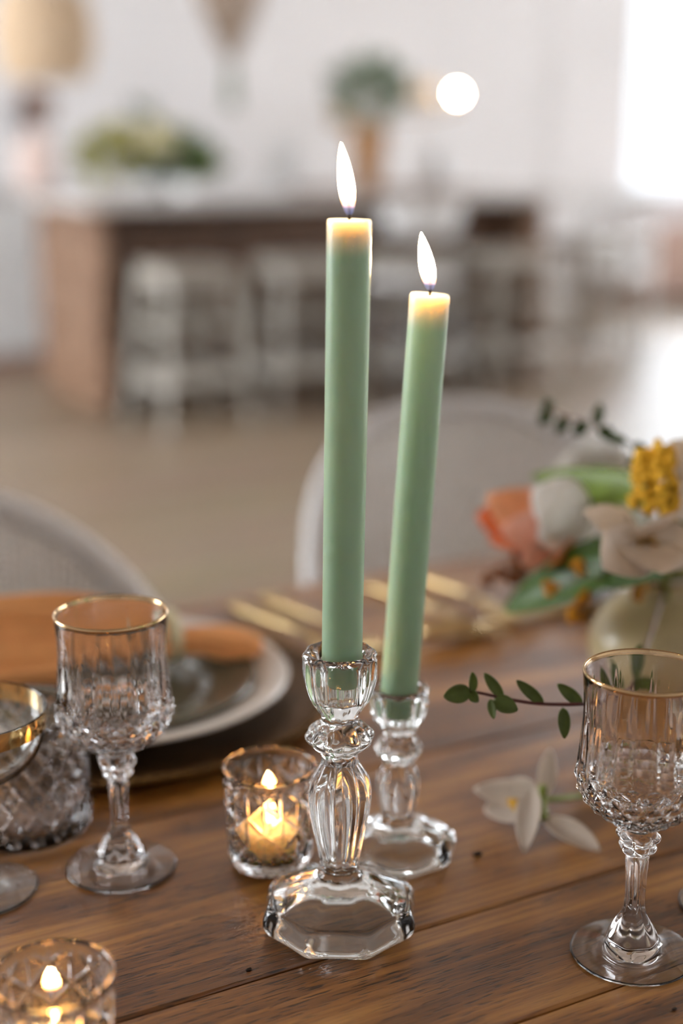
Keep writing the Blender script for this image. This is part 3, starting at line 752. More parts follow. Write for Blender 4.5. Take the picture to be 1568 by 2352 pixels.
# =================================================================== FLOWERS
def petal_pts(base, tip, width, nrm, cup=.25, curl=.0, round_=.75, nu=10, nv=8, fat=.72):
    """grid of a petal or leaf from base to tip; nrm: side that faces outwards; cup folds the edges, curl bends the tip"""
    base, tip, nrm = Vector(base), Vector(tip), Vector(nrm).normalized()
    ax = tip - base; Ln = ax.length; d = ax.normalized(); side = d.cross(nrm).normalized(); n = side.cross(d).normalized()
    vs, fs = [], []
    for i in range(nu + 1):
        s = i / nu; w = width / 2 * max(.02, math.sin(PI * min(1.0, s ** round_ * .97 + .02)) ** fat)
        for j in range(nv + 1):
            q = -1 + 2 * j / nv
            vs.append(base + d * (Ln * s) + side * (w * q) + n * (cup * w * (q * q) + curl * Ln * (s * s - s)))
    for i in range(nu):
        for j in range(nv):
            a = i * (nv + 1) + j; fs.append((a, a + 1, a + nv + 2, a + nv + 1))
    return vs, fs
def petal(name, base, tip, width, nrm, mat, parent, **k):
    vs, fs = petal_pts(base, tip, width, nrm, **k)
    if parent is not None:
        off = Vector(parent.location); vs = [v - off for v in vs]
    o = mobj(name, vs, fs, mat, parent, True)
    sm = o.modifiers.new('thick', 'SOLIDIFY'); sm.thickness = .0004; sm.offset = 0
    return o
def stalk(name, pts, rad, mat, parent, n=8):
    off = Vector(parent.location) if parent is not None else Vector()
    pts = catmull([tuple(Vector(p) - off) for p in pts], 5)
    rad = rad if not isinstance(rad, (list, tuple)) else [rad[0] + (rad[1] - rad[0]) * i / (len(pts) - 1) for i in range(len(pts))]
    return MB().tube(pts, rad, n).build(name, mat, parent, True)
TOCAM = -FW
UP = Vector((0, 0, 1))
# ---- vase
VX, VY = 0.728, 0.795
vase = thing('flower_vase', 'rounded beige vase holding the tulip arrangement behind the right goblet', 'vase', (VX, VY, TZ + .0003))
prof = [(0, 0), (.030, 0), (.036, .002), (.050, .016), (.0575, .036), (.0560, .054), (.046, .072), (.032, .084), (.0265, .092), (.0270, .098), (.0290, .101), (.0275, .1015), (.0245, .098), (.0240, .092), (.029, .083), (.042, .071), (.052, .054), (.053, .036), (.046, .018), (.030, .006), (0, .006)]
MB().lathe(catmull(prof, 3), 56).build('vase_body', 'vase_glaze', vase, True)
MB().lathe(catmull([(.0285, .0995), (.0305, .1015), (.0290, .1035), (.0265, .1020), (.0268, .0998)], 3), 48).build('rim', 'aluminium_cup', vase, True)['label'] = 'bright shiny rim of the vase'
MOUTH = Vector((VX, VY, TZ + .095))
def stem_to(parent, p, mat='stem_green', rad=(.0022, .0020), mid=None):
    p = Vector(p); k = Vector((rnd.uniform(-.009, .009), rnd.uniform(-.009, .009), 0))
    low = MOUTH + k * .8 + Vector((0, 0, -.055)); top = MOUTH + k
    m = mid or (top.lerp(p, .5) + Vector((0, 0, .012)))
    stalk('stem', [low, top, m, p], rad, mat, parent)

# open white tulip in front, facing the camera
c = PD(1478, 1240, .955)
f1 = thing('white_tulip', 'open creamy white tulip with yellow centre facing the camera', 'flower', c)
for tip, d, w, nr, cu in (((1342, 1178), .935, .034, UP * .7 + TOCAM * .5, .3), ((1545, 1180), .925, .036, UP * .9 + TOCAM * .2, .3), ((1384, 1306), .90, .041, TOCAM + UP * .5, .35),
                          ((1520, 1318), .895, .042, TOCAM + UP * .4, .3), ((1612, 1262), .93, .036, TOCAM - RT * .3, .3), ((1430, 1165), .985, .038, TOCAM * .6 - UP * .3, .3)):
    petal('petal', c, PD(tip[0], tip[1], d), w, nr, 'white_petal', f1, cup=cu, curl=.22, round_=.85)
mb = MB()
for k in range(7):
    a = k * .9; e = (TOCAM * .9 + RT * .5 * math.cos(a) + UP * .5 * math.sin(a)).normalized() * .013
    mb.tube([(0, 0, 0), e * .6, e], [.0008, .0008, .0016], 6)
mb.build('stamens', 'stamen', f1, True)
stem_to(f1, c + FW * .004)
# second white tulip at the frame's edge
c = PD(1612, 1130, .97)
f2 = thing('white_tulip', 'cream tulip cut off by the frame edge beside the yellow blossom', 'flower', c)
for tip, d, w, nr in (((1552, 1190), .955, .034, TOCAM), ((1545, 1010), .985, .038, TOCAM + RT * .2), ((1650, 1010), .97, .036, TOCAM), ((1680, 1190), .96, .036, TOCAM), ((1605, 985), 1.0, .04, TOCAM)):
    petal('petal', c, PD(tip[0], tip[1], d), w, nr, 'white_petal', f2, cup=.3, curl=.15)
stem_to(f2, c)
# cool white closed tulip in the middle
c = PD(1360, 1190, 1.06)
f3 = thing('white_tulip', 'bright white tulip bud lying over the peach tulip', 'flower', c)
for tip, d, w, nr in (((1222, 1128), 1.06, .046, TOCAM + UP * .4), ((1235, 1235), 1.05, .046, TOCAM - UP * .2), ((1240, 1180), 1.03, .044, TOCAM), ((1228, 1150), 1.09, .044, -TOCAM), ((1240, 1225), 1.09, .044, -TOCAM)):
    petal('petal', c, PD(tip[0], tip[1], d), w, nr, 'cool_white_petal', f3, cup=-.35, curl=-.1, round_=.95)
stem_to(f3, c)
# peach tulip facing away to the side
c = PD(1345, 1235, 1.10)
f4 = thing('peach_tulip', 'peach and orange tulip opening sideways behind the bright white bud', 'flower', c)
for tip, d, w, nr, mt in (((1118, 1140), 1.12, .050, TOCAM + UP * .6, 'peach_petal'), ((1095, 1185), 1.15, .050, -TOCAM, 'rust_petal'), ((1120, 1240), 1.13, .046, UP, 'rust_petal'),
                          ((1195, 1290), 1.08, .048, TOCAM - UP * .4, 'pink_petal'), ((1150, 1215), 1.06, .040, TOCAM, 'pink_petal'), ((1260, 1300), 1.05, .036, TOCAM - UP * .5, 'peach_petal')):
    petal('petal', c, PD(tip[0], tip[1], d), w, nr, mt, f4, cup=-.3, curl=-.12, round_=.9)
stem_to(f4, c)
# small pink-white blossom peeping at the back
c = PD(1385, 1085, 1.16)
f5 = thing('pale_blossom', 'pale pinkish blossom half hidden behind the upper green leaf', 'flower', c)
for tip in ((1270, 1082), (1300, 1040), (1400, 1035), (1460, 1065), (1350, 1115)):
    petal('petal', c, PD(tip[0], tip[1], 1.14), .044, TOCAM + UP * .5, 'cool_white_petal', f5, cup=.25, curl=.1)
stem_to(f5, c)
# leaves of the arrangement, each a thing of its own
def big_leaf(label, pts, width, mat, nrm, d0, d1, curl=.1, cup=.35):
    b_, tp = PD(*pts[0], d0), PD(*pts[1], d1)
    o = petal('tulip_leaf', b_, tp, width, nrm, mat, None, cup=cup, curl=curl, nu=16, nv=8)
    tag(o, label, 'leaf', 'tulip leaves'); return o
big_leaf('broad pale green leaf pointing sideways above the white bud', ((1520, 1150), (1225, 1092)), .036, 'leaf_light', TOCAM + UP * .6, 1.02, 1.13, .10)
big_leaf('long dark green leaf hanging down toward the gold spoon', ((1500, 1262), (1158, 1402)), .044, 'leaf_green', TOCAM + UP * .8, 1.0, 1.12, -.12)
big_leaf('dark green leaf tucked under the open white tulip', ((1400, 1330), (1530, 1322)), .030, 'leaf_dark', TOCAM + UP * .7, 1.02, .96, -.15)
big_leaf('green leaf standing upright behind the yellow blossom', ((1540, 1260), (1600, 1040)), .034, 'leaf_green', TOCAM, 1.03, 1.04, .05)
# yellow blossom spikes
def spike(label, pts, d, r, n, seed, mat='yellow_petal', group='yellow blossom spikes'):
    rr = random.Random(seed); base, tip = PD(*pts[0], d), PD(*pts[1], d)
    t = thing('yellow_blossom', label, 'flower', base, 0, group)
    mb = MB()
    for k in range(n):
        s = k / (n - 1); a = k * 2.4; q = base.lerp(tip, s) - base
        rad = r * (1 - .45 * s) * rr.uniform(.55, 1.1); off = RT * (rad * math.cos(a)) + FW * (rad * math.sin(a)) + UP * rr.uniform(-.002, .002)
        cpt = q + off; out = off.normalized()
        for m in range(5):
            b2 = m * 2 * PI / 5 + rr.uniform(-.3, .3); e1 = out.cross(UP + RT * .1).normalized(); e2 = out.cross(e1)
            p = cpt + (e1 * math.cos(b2) + e2 * math.sin(b2)) * .0026
            mb.ball(p + out * rr.uniform(-.0006, .001), rr.uniform(.0021, .0031), 6, 4, (1, 1, .8))
    tag(mb.build('florets', mat, t, True), kind='stuff')
    stalk('stem', [tip, base, base.lerp(MOUTH, .5), MOUTH + Vector((.004, -.002, -.05))], (.0010, .0016), 'stem_green', t)
spike('yellow blossom spike nearer the peach tulip', ((1480, 1165), (1478, 1040)), .955, .0085, 30, 2)
spike('yellow blossom spike behind the open white tulip', ((1522, 1175), (1524, 1025)), .95, .0095, 36, 4)
def little_sprays(label, spots, d, r, mat, seed):
    rr = random.Random(seed); o0 = PD(*spots[0], d)
    t = thing('small_blossom_spray', label, 'flower', o0, 0, 'small blossom sprays')
    for s in spots:
        p = PD(s[0], s[1], d) - o0; mb = MB()
        for k in range(7):
            mb.ball(p + Vector((rr.uniform(-1, 1), rr.uniform(-1, 1), rr.uniform(-1, 1))) * r * .7, r * rr.uniform(.45, .7), 7, 5)
        mb.build('blossom', mat, t, True)
        stalk_pts = [o0 + p, (o0 + p).lerp(PD(1420, 1340, d), .55) + UP * .006, PD(1430, 1330, d), MOUTH]
        stalk('stem', stalk_pts, .0007, 'stem_red', t, 6)
little_sprays('ochre yellow little blossoms drooping under the long dark leaf', [(1262, 1350), (1338, 1375), (1318, 1412), (1330, 1300), (1472, 1362)], 1.03, .0055, 'ochre_petal', 4)
little_sprays('russet brown berry spray below the peach tulip', [(1150, 1312), (1185, 1328), (1205, 1300), (1120, 1330), (1180, 1290), (1262, 1305)], 1.13, .0065, 'russet_berry', 8)
# leafy vine reaching up at the back
def vine(name, label, nodes, leaves, mat, stemmat, group, rad, root=None):
    base = PD(*nodes[0]); t = thing(name, label, 'sprig', base, 0, group)
    pts = [PD(*n) for n in nodes]
    if root is not None: pts = root + pts
    stalk('stem', pts, rad, stemmat, t)
    for (bx, by, bd), (tx, ty, td), w, nr in leaves:
        petal('leaf', PD(bx, by, bd), PD(tx, ty, td), w, nr, mat, t, cup=.3, curl=.08, nu=10, nv=6, round_=.85, fat=.62)
vine('vine_sprig', 'dark leafy vine reaching up across the far chair back', [(1500, 1075, 1.02), (1440, 1015, 1.05), (1360, 975, 1.08), (1290, 955, 1.10), (1248, 935, 1.11)],
     [((1440, 1015, 1.05), (1375, 1000, 1.04), .010, TOCAM + UP), ((1405, 997, 1.06), (1372, 985, 1.05), .010, TOCAM), ((1370, 978, 1.08), (1378, 925, 1.08), .009, TOCAM), ((1345, 968, 1.08), (1318, 1000, 1.08), .011, TOCAM),
      ((1300, 958, 1.10), (1278, 995, 1.10), .010, TOCAM), ((1262, 942, 1.11), (1240, 975, 1.11), .011, TOCAM), ((1262, 942, 1.11), (1254, 918, 1.11), .010, TOCAM), ((1478, 1050, 1.03), (1440, 1068, 1.03), .011, TOCAM), ((1478, 1050, 1.03), (1460, 1015, 1.03), .010, TOCAM)],
     'leaf_dark', 'stem_red', 'leafy sprigs', (.0011, .0006), [MOUTH + Vector((0, 0, -.05)), MOUTH])
D = .792
vine('leafy_sprig', 'red-stemmed sprig with small green leaves reaching left past the goblet', [(1500, 1440, .99), (1450, 1570, .87), (1390, 1612, .815), (1333, 1617, D), (1290, 1618, D), (1235, 1616, D), (1190, 1610, D), (1150, 1602, D), (1105, 1592, D), (1078, 1587, D)],
     [((1080, 1588, D), (1019, 1600, D - .004), .0104, TOCAM + UP * .3), ((1086, 1590, D), (1084, 1544, D - .003), .0062, TOCAM + RT * .7), ((1080, 1590, D), (1098, 1612, D - .006), .0060, TOCAM),
      ((1154, 1602, D), (1112, 1546, D), .0062, TOCAM + UP * .2), ((1134, 1606, D), (1188, 1632, D - .008), .0098, TOCAM + UP * .4), ((1126, 1606, D), (1134, 1651, D - .004), .0052, TOCAM - RT * .5),
      ((1247, 1616, D), (1186, 1563, D), .0066, TOCAM + UP * .3), ((1336, 1617, D), (1280, 1571, D), .0070, TOCAM + UP * .3), ((1293, 1626, D), (1296, 1696, D - .006), .0074, TOCAM + RT * .2),
      ((1390, 1608, .815), (1372, 1540, .81), .0070, TOCAM), ((1420, 1592, .84), (1400, 1530, .84), .0075, TOCAM), ((1455, 1560, .875), (1470, 1480, .88), .0090, TOCAM), ((1450, 1572, .87), (1515, 1568, .86), .0090, TOCAM)],
     'sprig_leaf', 'stem_red', 'leafy sprigs', (.0013, .0008), [MOUTH + Vector((0, 0, -.05)), MOUTH])

# ---- fallen white flower on the planks
c = PZ(1246, 1836, TZ + .016)
ff = thing('fallen_flower', 'limp white flower with ochre centre lying on the bare planks', 'flower', c)
for bx, (tx, ty, tz), w, nr, cu, cl, rd in ((None, (1088, 1812, TZ + .016), .022, UP * .8 + TOCAM * .5, .35, .18, .8), (None, (1112, 1862, TZ + .004), .034, UP * .9 + TOCAM * .5, .45, .24, .75),
                                    ((1222, 1812, TZ + .026), (1204, 1958, TZ + .003), .0165, TOCAM * .9 - RT * .3 + UP * .3, .25, -.12, .8),
                                    ((1250, 1880, TZ + .008), (1376, 1956, TZ + .003), .0190, UP + TOCAM * .4, .45, .10, .9), (None, (1264, 1720, TZ + .040), .0125, TOCAM, .3, .06, .95)):
    petal('petal', c if bx is None else PZ(*bx), PZ(tx, ty, tz), w, nr, 'white_petal', ff, cup=cu, curl=cl, round_=rd)
stalk('calyx', [c + UP * .009, c, PZ(1250, 1882, TZ + .008)], .0026, 'stem_green', ff)
mb = MB()
for k in range(6):
    e = (PZ(1165 + k * 4, 1840 + k * 5, TZ + .014) - c); mb.tube([e * .15, e * .7, e], [.0012, .0012, .0020], 6)
mb.build('stamens', 'stamen', ff, True)
stalk('stem', [c, PZ(1290, 1834, TZ + .012), PZ(1340, 1826, TZ + .006), PZ(1430, 1815, TZ + .0035), PZ(1560, 1800, TZ + .0035)], .0021, 'stem_green', ff)

# ---- crumbs
for lab, px, py, s in (('tiny dark crumb by the plank joint', 571, 2229, .0014), ('small dark bud scale lying below the fallen flower', 1096, 1966, .0026), ('tiny dark speck in front of the right goblet foot', 1548, 2320, .0013)):
    p = PZ(px, py, TZ); mb = MB(); mb.ball((0, 0, s * .5), s, 7, 5, (1.3, .7, .5)); mb.ball((s * .7, s * .3, s * .45), s * .6, 6, 4, (1, 1, .7))
    tag(mb.build('crumb', 'crumb', None, True, loc=(p.x, p.y, TZ)), lab, 'crumb', 'crumbs on the table')

# =================================================================== CHAIRS
def rattan_chair(label, loc, rotz):
    """round-backed white chair; back faces +Y, seat towards -Y"""
    t = thing('rattan_chair', label, 'chair', loc, rotz, 'white woven chairs')
    R, A = .245, math.radians(84)
    def pos(a, s):   # a angle from the rear, s 0..1 from seat to top rail
        ztop = .838 - .30 * (abs(a) / A) ** 2.4
        z = .46 + (ztop - .46) * s; r = R + .045 * s * math.cos(a)
        return Vector((r * math.sin(a), r * math.cos(a), z))
    top = [pos(-A + 2 * A * i / 60, 1) for i in range(61)]
    MB().tube(top, .0135, 10).build('top_rail', 'chair_white', t, True)
    for sgn in (-1, 1):
        MB().tube([pos(sgn * A, s) for s in (0, .5, 1)], .0125, 10).build('arm_post', 'chair_white', t, True)
    mb = MB()
    for i in range(101):
        a = -A + 2 * A * i / 100; q = [pos(a, s / 6) + Vector((math.sin(a), math.cos(a), 0)) * (.0014 * (-1) ** i) for s in range(7)]
        mb.tube(q, .0027, 5, False)
    for k in range(1, 46):
        s = k / 46; mb.tube([pos(-A + 2 * A * i / 50, s) + Vector((0, 0, 0)) for i in range(51)], .0024, 4, False)
    tag(mb.build('woven_back', 'cane', t, True), kind='stuff')
    MB().lathe([(0, .43), (.235, .43), (.25, .44), (.25, .455), (.235, .465), (0, .462)], 40).build('seat', 'cane', t, True)
    for x, y in ((-.17, .17), (.17, .17), (-.17, -.17), (.17, -.17)):
        MB().tube([(x, y, .43), (x * 1.15, y * 1.15, .2), (x * 1.25, y * 1.25, 0)], [.016, .014, .012], 8).build('leg', 'chair_white', t, True)
rattan_chair('white woven round-back chair behind the two green candles', (.955, 1.245, 0), math.radians(-8))
rattan_chair('white woven round-back chair behind the orange napkin', (.288, 1.10, 0), math.radians(10))

# =================================================================== KITCHEN ISLAND AND STOOLS
IX0, IX1, IY0, IY1, IZ = 2.07, 4.42, 5.86, 6.72, .90
isl = thing('island_cabinet', 'brown wooden kitchen island body behind the white stools', 'cabinet', (IX0, IY0, 0))
W_, D_ = IX1 - IX0, IY1 - IY0
MB().box(0, .045, 0, D_, .02, IZ).build('end_panel', 'island_oak', isl, bevel=.004)
MB().box(W_ - .045, W_, 0, D_, .02, IZ).build('end_panel', 'island_oak', isl, bevel=.004)
for k in range(5):
    a = .05 + k * (W_ - .1) / 5; MB().box(a + .006, a + (W_ - .1) / 5 - .006, .22, .25, .12, IZ - .02).build('front_panel', 'shaded_dark_oak', isl, bevel=.004)
MB().box(.05, W_ - .05, .26, D_ - .02, .10, IZ - .01).build('carcass', 'shaded_dark_oak', isl)
MB().box(.05, W_ - .05, .28, D_ - .06, 0, .10).build('plinth', 'shaded_dark_oak', isl)
top = tag(MB().box(IX0 - .06, IX1 + .06, IY0 - .06, IY1 + .05, IZ + .001, IZ + .045).build('island_worktop', 'stone_top', bevel=.006), 'pale grey worktop slab on the wooden island', 'worktop')

def stool(label, loc, rotz=0.0, first=[None]):
    if first[0] is None:
        t = thing('bar_stool', label, 'stool', loc, rotz, 'white bar stools'); first[0] = t
        MB().box(-.165, .165, -.165, .165, .655, .685).build('seat', 'stool_paint', t, bevel=.012)
        MB().box(-.15, .15, -.15, .15, .60, .654).build('seat_skirt', 'stool_paint', t, bevel=.006)
        for x in (-1, 1):
            for y in (-1, 1):
                MB().tube([(x * .14, y * .14, .65), (x * .20, y * .20, 0)], [.026, .019], 4).build('leg', 'stool_paint', t)
        for z, q, rd in ((.20, .184, .030), (.42, .163, .014)):
            for x in (-1, 1):
                MB().tube([(x * q, -q, z), (x * q, q, z)], rd, 6).build('stretcher', 'stool_paint', t, True)
                MB().tube([(-q, x * q, z + .02), (q, x * q, z + .02)], rd, 6).build('stretcher', 'stool_paint', t, True)
        return t
    t = copy_tree(first[0]); t.location = loc; t.rotation_euler = (0, 0, rotz); t['label'] = label; return t
stool('white bar stool nearest the brown end of the island', (2.36, 5.62, 0), .05)
stool('white bar stool second from the brown island end', (2.93, 5.66, 0), -.04)
stool('white bar stool third from the brown island end, behind the candles', (3.48, 5.64, 0), .03)
stool('white bar stool fourth along the island, right of the shorter candle', (4.02, 5.66, 0), -.02)
stool('white bar stool standing past the far end of the island', (4.86, 6.10, 0), .3)
# white shell chair drawn up at the counter
sc_ = thing('counter_chair', 'white chair with a short rounded backrest standing before the island middle', 'chair', (3.22, 5.2, 0), 0)
nu, nv = 10, 20; vs, fs = [], []
for i in range(nu + 1):
    for j in range(nv + 1):
        a = -1.25 + 2.5 * j / nv; s = i / nu; z = .80 + .05 * (1 - math.cos(a)) + (.135 * math.cos(a * .75)) * s
        vs.append(((.19 + .02 * s) * math.sin(a), -.02 - (.17 + .03 * s) * math.cos(a), z))
for i in range(nu):
    for j in range(nv): fs.append((i * (nv + 1) + j, i * (nv + 1) + j + 1, (i + 1) * (nv + 1) + j + 1, (i + 1) * (nv + 1) + j))
o = mobj('backrest', vs, fs, 'white_lacquer', sc_, True); o.modifiers.new('thick', 'SOLIDIFY').thickness = .012
for a in (-.8, .8): MB().tube([(.16 * math.sin(a), -.02 - .15 * math.cos(a), .61), (.2 * math.sin(a), -.02 - .185 * math.cos(a), .84)], .010, 8).build('back_post', 'grey_metal', sc_, True)
MB().lathe([(0, .60), (.17, .60), (.195, .61), (.195, .625), (.17, .635), (0, .628)], 32).build('seat', 'white_lacquer', sc_, True)
for x in (-1, 1):
    for y in (-1, 1):
        MB().tube([(x * .12, y * .12, .60), (x * .2, y * .2, 0)], [.014, .011], 8).build('leg', 'grey_metal', sc_, True)

# ---- things on the island
def leaf_cloud(n, c, sx, sy, sz, size, seed, up=.4, droop=0.0):
    rr = random.Random(seed); V, F = [], []
    for k in range(n):
        while True:
            p = Vector((rr.uniform(-1, 1), rr.uniform(-1, 1), rr.uniform(-1, 1)))
            if p.length <= 1: break
        b_ = Vector((c[0] + p.x * sx, c[1] + p.y * sy, c[2] + p.z * sz)); d = Vector((p.x, p.y, p.z * .7 + up)) + Vector((rr.uniform(-.5, .5), rr.uniform(-.5, .5), rr.uniform(-.4, .4)))
        d = d.normalized(); L_ = size * rr.uniform(.6, 1.25)
        vs, fs = petal_pts(b_, b_ + d * L_, L_ * .42, Vector((rr.uniform(-1, 1), rr.uniform(-1, 1), .6)), cup=.2, curl=.1, nu=4, nv=2)
        vs = [Vector((v.x, v.y, max(v.z, .006))) for v in vs]
        kk = len(V); V += vs; F += [tuple(i + kk for i in f) for f in fs]
    return V, F
IT = IZ + .046
def spray(name, V, F, mat, parent): return tag(mobj(name, V, F, mat, parent, True), kind='stuff')
arr = thing('greenery_arrangement', 'low arrangement of green foliage and cream blossoms on the island', 'flowers', (2.52, 6.34, IT))
MB().lathe([(0, 0), (.07, 0), (.11, .03), (.13, .07), (.125, .07), (.105, .035), (.065, .008), (0, .008)], 28).build('bowl', 'white_lacquer', arr, True)
spray('dark_foliage', *leaf_cloud(190, (.10, -.02, .15), .19, .12, .10, .095, 11, .15), 'foliage_deep', arr)
spray('olive_foliage', *leaf_cloud(150, (-.20, .0, .17), .15, .10, .09, .085, 12, .3), 'foliage_olive', arr)
spray('trailing_foliage', *leaf_cloud(40, (.25, .02, .12), .11, .06, .03, .08, 13, .0), 'foliage_olive', arr)
rr = random.Random(5)
for k in range(16):
    a = rr.uniform(-.16, .12); mb = MB(); p = (a, rr.uniform(-.12, .08), .20 + rr.uniform(0, .14) * (1 - abs(a) * 2.5))
    mb.ball(p, .042, 9, 6, (1, 1, .8)); mb.build('blossom', 'cream_bloom', arr, True)
spray('upright_fern', *leaf_cloud(26, (-.02, .05, .34), .03, .03, .06, .07, 14, .8), 'foliage_grey', arr)
pot = thing('potted_plant', 'bushy grey-green plant in a tall tan pot on the wooden board', 'plant', (3.585, 6.2, IT + .022))
MB().lathe(catmull([(0, 0), (.062, 0), (.066, .01), (.085, .17), (.098, .27), (.100, .285), (.092, .285), (.088, .26), (.05, .25), (0, .25)], 2), 32).build('pot', 'terracotta', pot, True)
spray('foliage', *leaf_cloud(230, (0, 0, .44), .17, .16, .15, .085, 21, .5), 'foliage_grey', pot)
MB().tube([(0, 0, .24), (.01, 0, .36), (0, .01, .46)], .012, 6).build('trunk', 'dried_brown', pot, True)
tag(MB().box(-.42, .40, -.20, .22, 0, .02).build('wooden_board', 'island_oak', bevel=.004, loc=(3.62, 6.14, IT)), 'long wooden board on the worktop under the potted plant', 'board')
dish = thing('serving_tray', 'wide white tray on the island in front of the greenery', 'tray', (2.74, 5.99, IT))
MB().box(-.23, .23, -.12, .12, 0, .012).build('tray_base', 'white_lacquer', dish, bevel=.004)
MB().box(-.23, .23, -.12, -.108, .012, .06).build('side', 'white_lacquer', dish); MB().box(-.23, .23, .108, .12, .012, .06).build('side', 'white_lacquer', dish)
MB().box(-.23, -.218, -.108, .108, .012, .06).build('side', 'white_lacquer', dish); MB().box(.218, .23, -.108, .108, .012, .06).build('side', 'white_lacquer', dish)
def jug(label, loc, s):
    t = thing('white_pitcher', label, 'pitcher', loc, .4, 'white pitchers')
    MB().lathe([(r * s, z * s) for r, z in catmull([(0, 0), (.06, 0), (.085, .04), (.092, .10), (.075, .17), (.055, .21), (.062, .25), (.056, .25), (.050, .21), (.068, .17), (.085, .10), (.078, .04), (.05, .01), (0, .01)], 2)], 32).build('jug_body', 'white_lacquer', t, True)
    MB().tube([(.06 * s, 0, .22 * s), (.12 * s, 0, .21 * s), (.14 * s, 0, .14 * s), (.10 * s, 0, .07 * s), (.085 * s, 0, .06 * s)], .011 * s, 8).build('handle', 'white_lacquer', t, True)
jug('big round white pitcher standing on the island between greenery and potted plant', (3.20, 6.35, IT), 1.0)
jug('small white pitcher standing right of the potted plant', (4.10, 6.38, IT), .75)

# ---- white kitchen units behind, sconce, hanging baskets
for k, (a, lab) in enumerate(((1.12, 'white kitchen base cabinet out at the far corner'), (1.75, 'white kitchen base cabinet beside the brown island end'))):
    cb = thing('base_cabinet', lab, 'cabinet', (a, 7.35, 0), 0, 'white base cabinets')
    MB().box(0, .625, .02, .6, .1, .90).build('carcass', 'white_lacquer', cb); dr = MB().box(.01, .615, 0, .02, .11, .89).build('door', 'white_lacquer', cb, bevel=.004)
    MB().box(0, .625, .05, .6, 0, .1).build('plinth', 'pink_wood', cb); MB().tube([(.55, -.02, .7), (.55, -.02, .84)], .008, 6).build('handle', 'brass', dr, True)
tag(MB().box(1.05, 2.42, 7.31, 7.97, .901, .94).build('kitchen_worktop', 'stone_top', bevel=.005), 'pale worktop on the white base cabinets', 'worktop')
dv = thing('dried_bouquet', 'pink vase of brown dried flowers on the far worktop', 'vase', (2.30, 7.42, .941))
MB().lathe(catmull([(0, 0), (.07, 0), (.10, .06), (.105, .14), (.08, .24), (.05, .29), (.055, .31), (.048, .31), (.043, .29), (.07, .23), (.09, .14), (.06, .02), (0, .02)], 2), 32).build('vase_body', 'pink_ceramic', dv, True)
spray('dried_flowers', *leaf_cloud(110, (.02, 0, .40), .085, .08, .07, .06, 31, .5), 'dried_brown', dv)
spray('blue_flowers', *leaf_cloud(36, (-.08, -.03, .34), .04, .04, .035, .05, 32, .3), 'slate_blue', dv)
bs = thing('wall_sconce', 'glowing bulb of a small brass sconce standing out from the wall', 'lamp', (4.76, 7.2, 1.454))
MB().ball((0, 0, 0), .017, 16, 10).build('bulb', 'lit_bulb', bs, True)
MB().tube([(0, 0, -.017), (0, 0, -.08), (0, .25, -.11), (0, 1.38, -.11)], .010, 8).build('arm', 'brass', bs, True)
MB().lathe([(.055, .0), (.06, .0), (.11, -.12), (.105, -.12)], 24, (-.17, .1, .07)).build('shade', 'cream_shade', bs, True)
MB().tube([(-.17, .1, .0), (-.17, .1, -.06), (0, .25, -.11)], .007, 6).build('shade_arm', 'brass', bs, True)
MB().lathe([(0, 0), (.07, 0), (.07, .02), (0, .02)], 24).build('wall_plate', 'brass', bs, True).matrix_local = Matrix.Translation((0, 1.40, -.11)) @ Matrix.Rotation(PI / 2, 4, 'X')
def weave(name, prof, n, m, rad, parent, mat):
    """basketwork: ribs and hoops on a surface of revolution given as fn(s) -> (r, z)"""
    mb = MB()
    for i in range(n):
        a = 2 * PI * i / n; mb.tube([(prof(s / 8)[0] * math.cos(a), prof(s / 8)[0] * math.sin(a), prof(s / 8)[1]) for s in range(9)], rad, 4, False)
    for k in range(m + 1):
        r, z = prof(k / m); mb.tube([(r * math.cos(2 * PI * i / 24), r * math.sin(2 * PI * i / 24), z) for i in range(25)], rad * .9, 4, False)
    return tag(mb.build(name, mat, parent, True), kind='stuff')
pl = thing('rattan_pendant', 'round woven tan pendant lamp hanging at the upper corner', 'lamp', (2.02, 6.3, 1.45))
weave('woven_shade', lambda s: (.17 + .04 * math.sin(PI * s), .0 + .36 * s), 60, 26, .0062, pl, 'rattan')
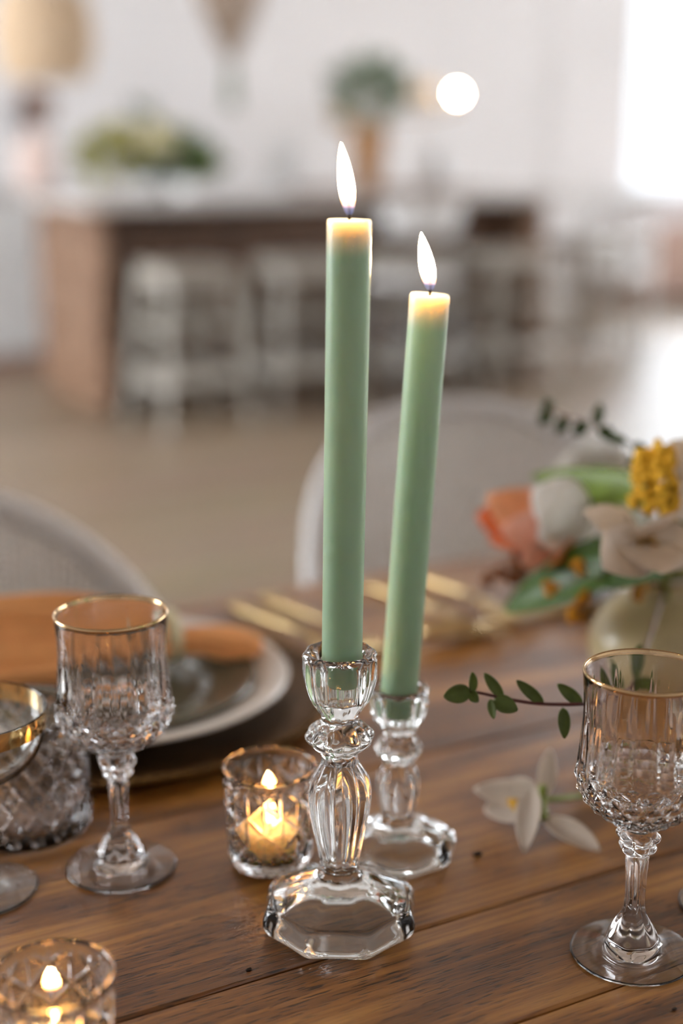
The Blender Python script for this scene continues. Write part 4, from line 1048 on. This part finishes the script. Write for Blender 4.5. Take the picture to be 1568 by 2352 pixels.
MB().lathe([(0, .345), (.03, .345), (.165, .352), (.165, .358), (.03, .36), (0, .36)], 24).build('top_ring', 'rattan', pl, True)
MB().tube([(0, 0, .36), (0, 0, CEIL - 1.45)], .005, 6).build('cord', 'rope_taupe', pl)
MB().ball((0, 0, .2), .05, 14, 8).build('bulb', 'cream_shade', pl, True)
hb = thing('hanging_basket', 'taupe cone-shaped woven basket hanging point down with a tassel', 'basket', (3.0, 6.5, 1.56))
weave('cone', lambda s: (.008 + .225 * s ** .8, .5 * s), 44, 34, .0055, hb, 'rope_taupe')
for k in range(3):
    a = k * 2 * PI / 3; MB().tube([(.232 * math.cos(a), .232 * math.sin(a), .5), (0, 0, .9), (0, 0, CEIL - 1.56)], .004, 6).build('rope', 'rope_taupe', hb)
MB().lathe([(0, .0), (.012, -.01), (.02, -.06), (.034, -.20), (.030, -.22), (0, -.22)][::-1], 14).build('tassel', 'foliage_grey', hb, True)
# low sideboard and white bench toward the window
sb = thing('sideboard', 'low pinkish wooden sideboard under the bright window', 'sideboard', (7.0, 8.1, 0))
MB().box(0, 1.8, 0, .45, .08, .60).build('carcass', 'pink_wood', sb, bevel=.005)
for k in range(3): MB().box(.015 + k * .595, .585 + k * .595, -.02, 0, .11, .57).build('door', 'pink_wood', sb, bevel=.003)
for x in (.1, 1.7): MB().box(x - .03, x + .03, .04, .41, 0, .08).build('foot', 'pink_wood', sb)
bn = thing('white_armchair', 'white slatted armchair by the window past the island', 'chair', (5.55, 6.85, 0), math.radians(-60))
MB().box(-.28, .28, -.26, .26, .40, .46).build('seat', 'white_frame', bn, bevel=.01)
for k in range(7): MB().box(-.25 + k * .075, -.21 + k * .075, .23, .26, .46, .84).build('slat', 'white_frame', bn)
MB().box(-.28, .28, .22, .27, .84, .90).build('top_rail', 'white_frame', bn, bevel=.008)
for x in (-.26, .26):
    MB().box(x - .025, x + .025, -.25, .25, .62, .66).build('armrest', 'white_frame', bn, bevel=.006)
    for y in (-.23, .23): MB().box(x - .022, x + .022, y - .022, y + .022, 0, .62).build('leg', 'white_frame', bn)
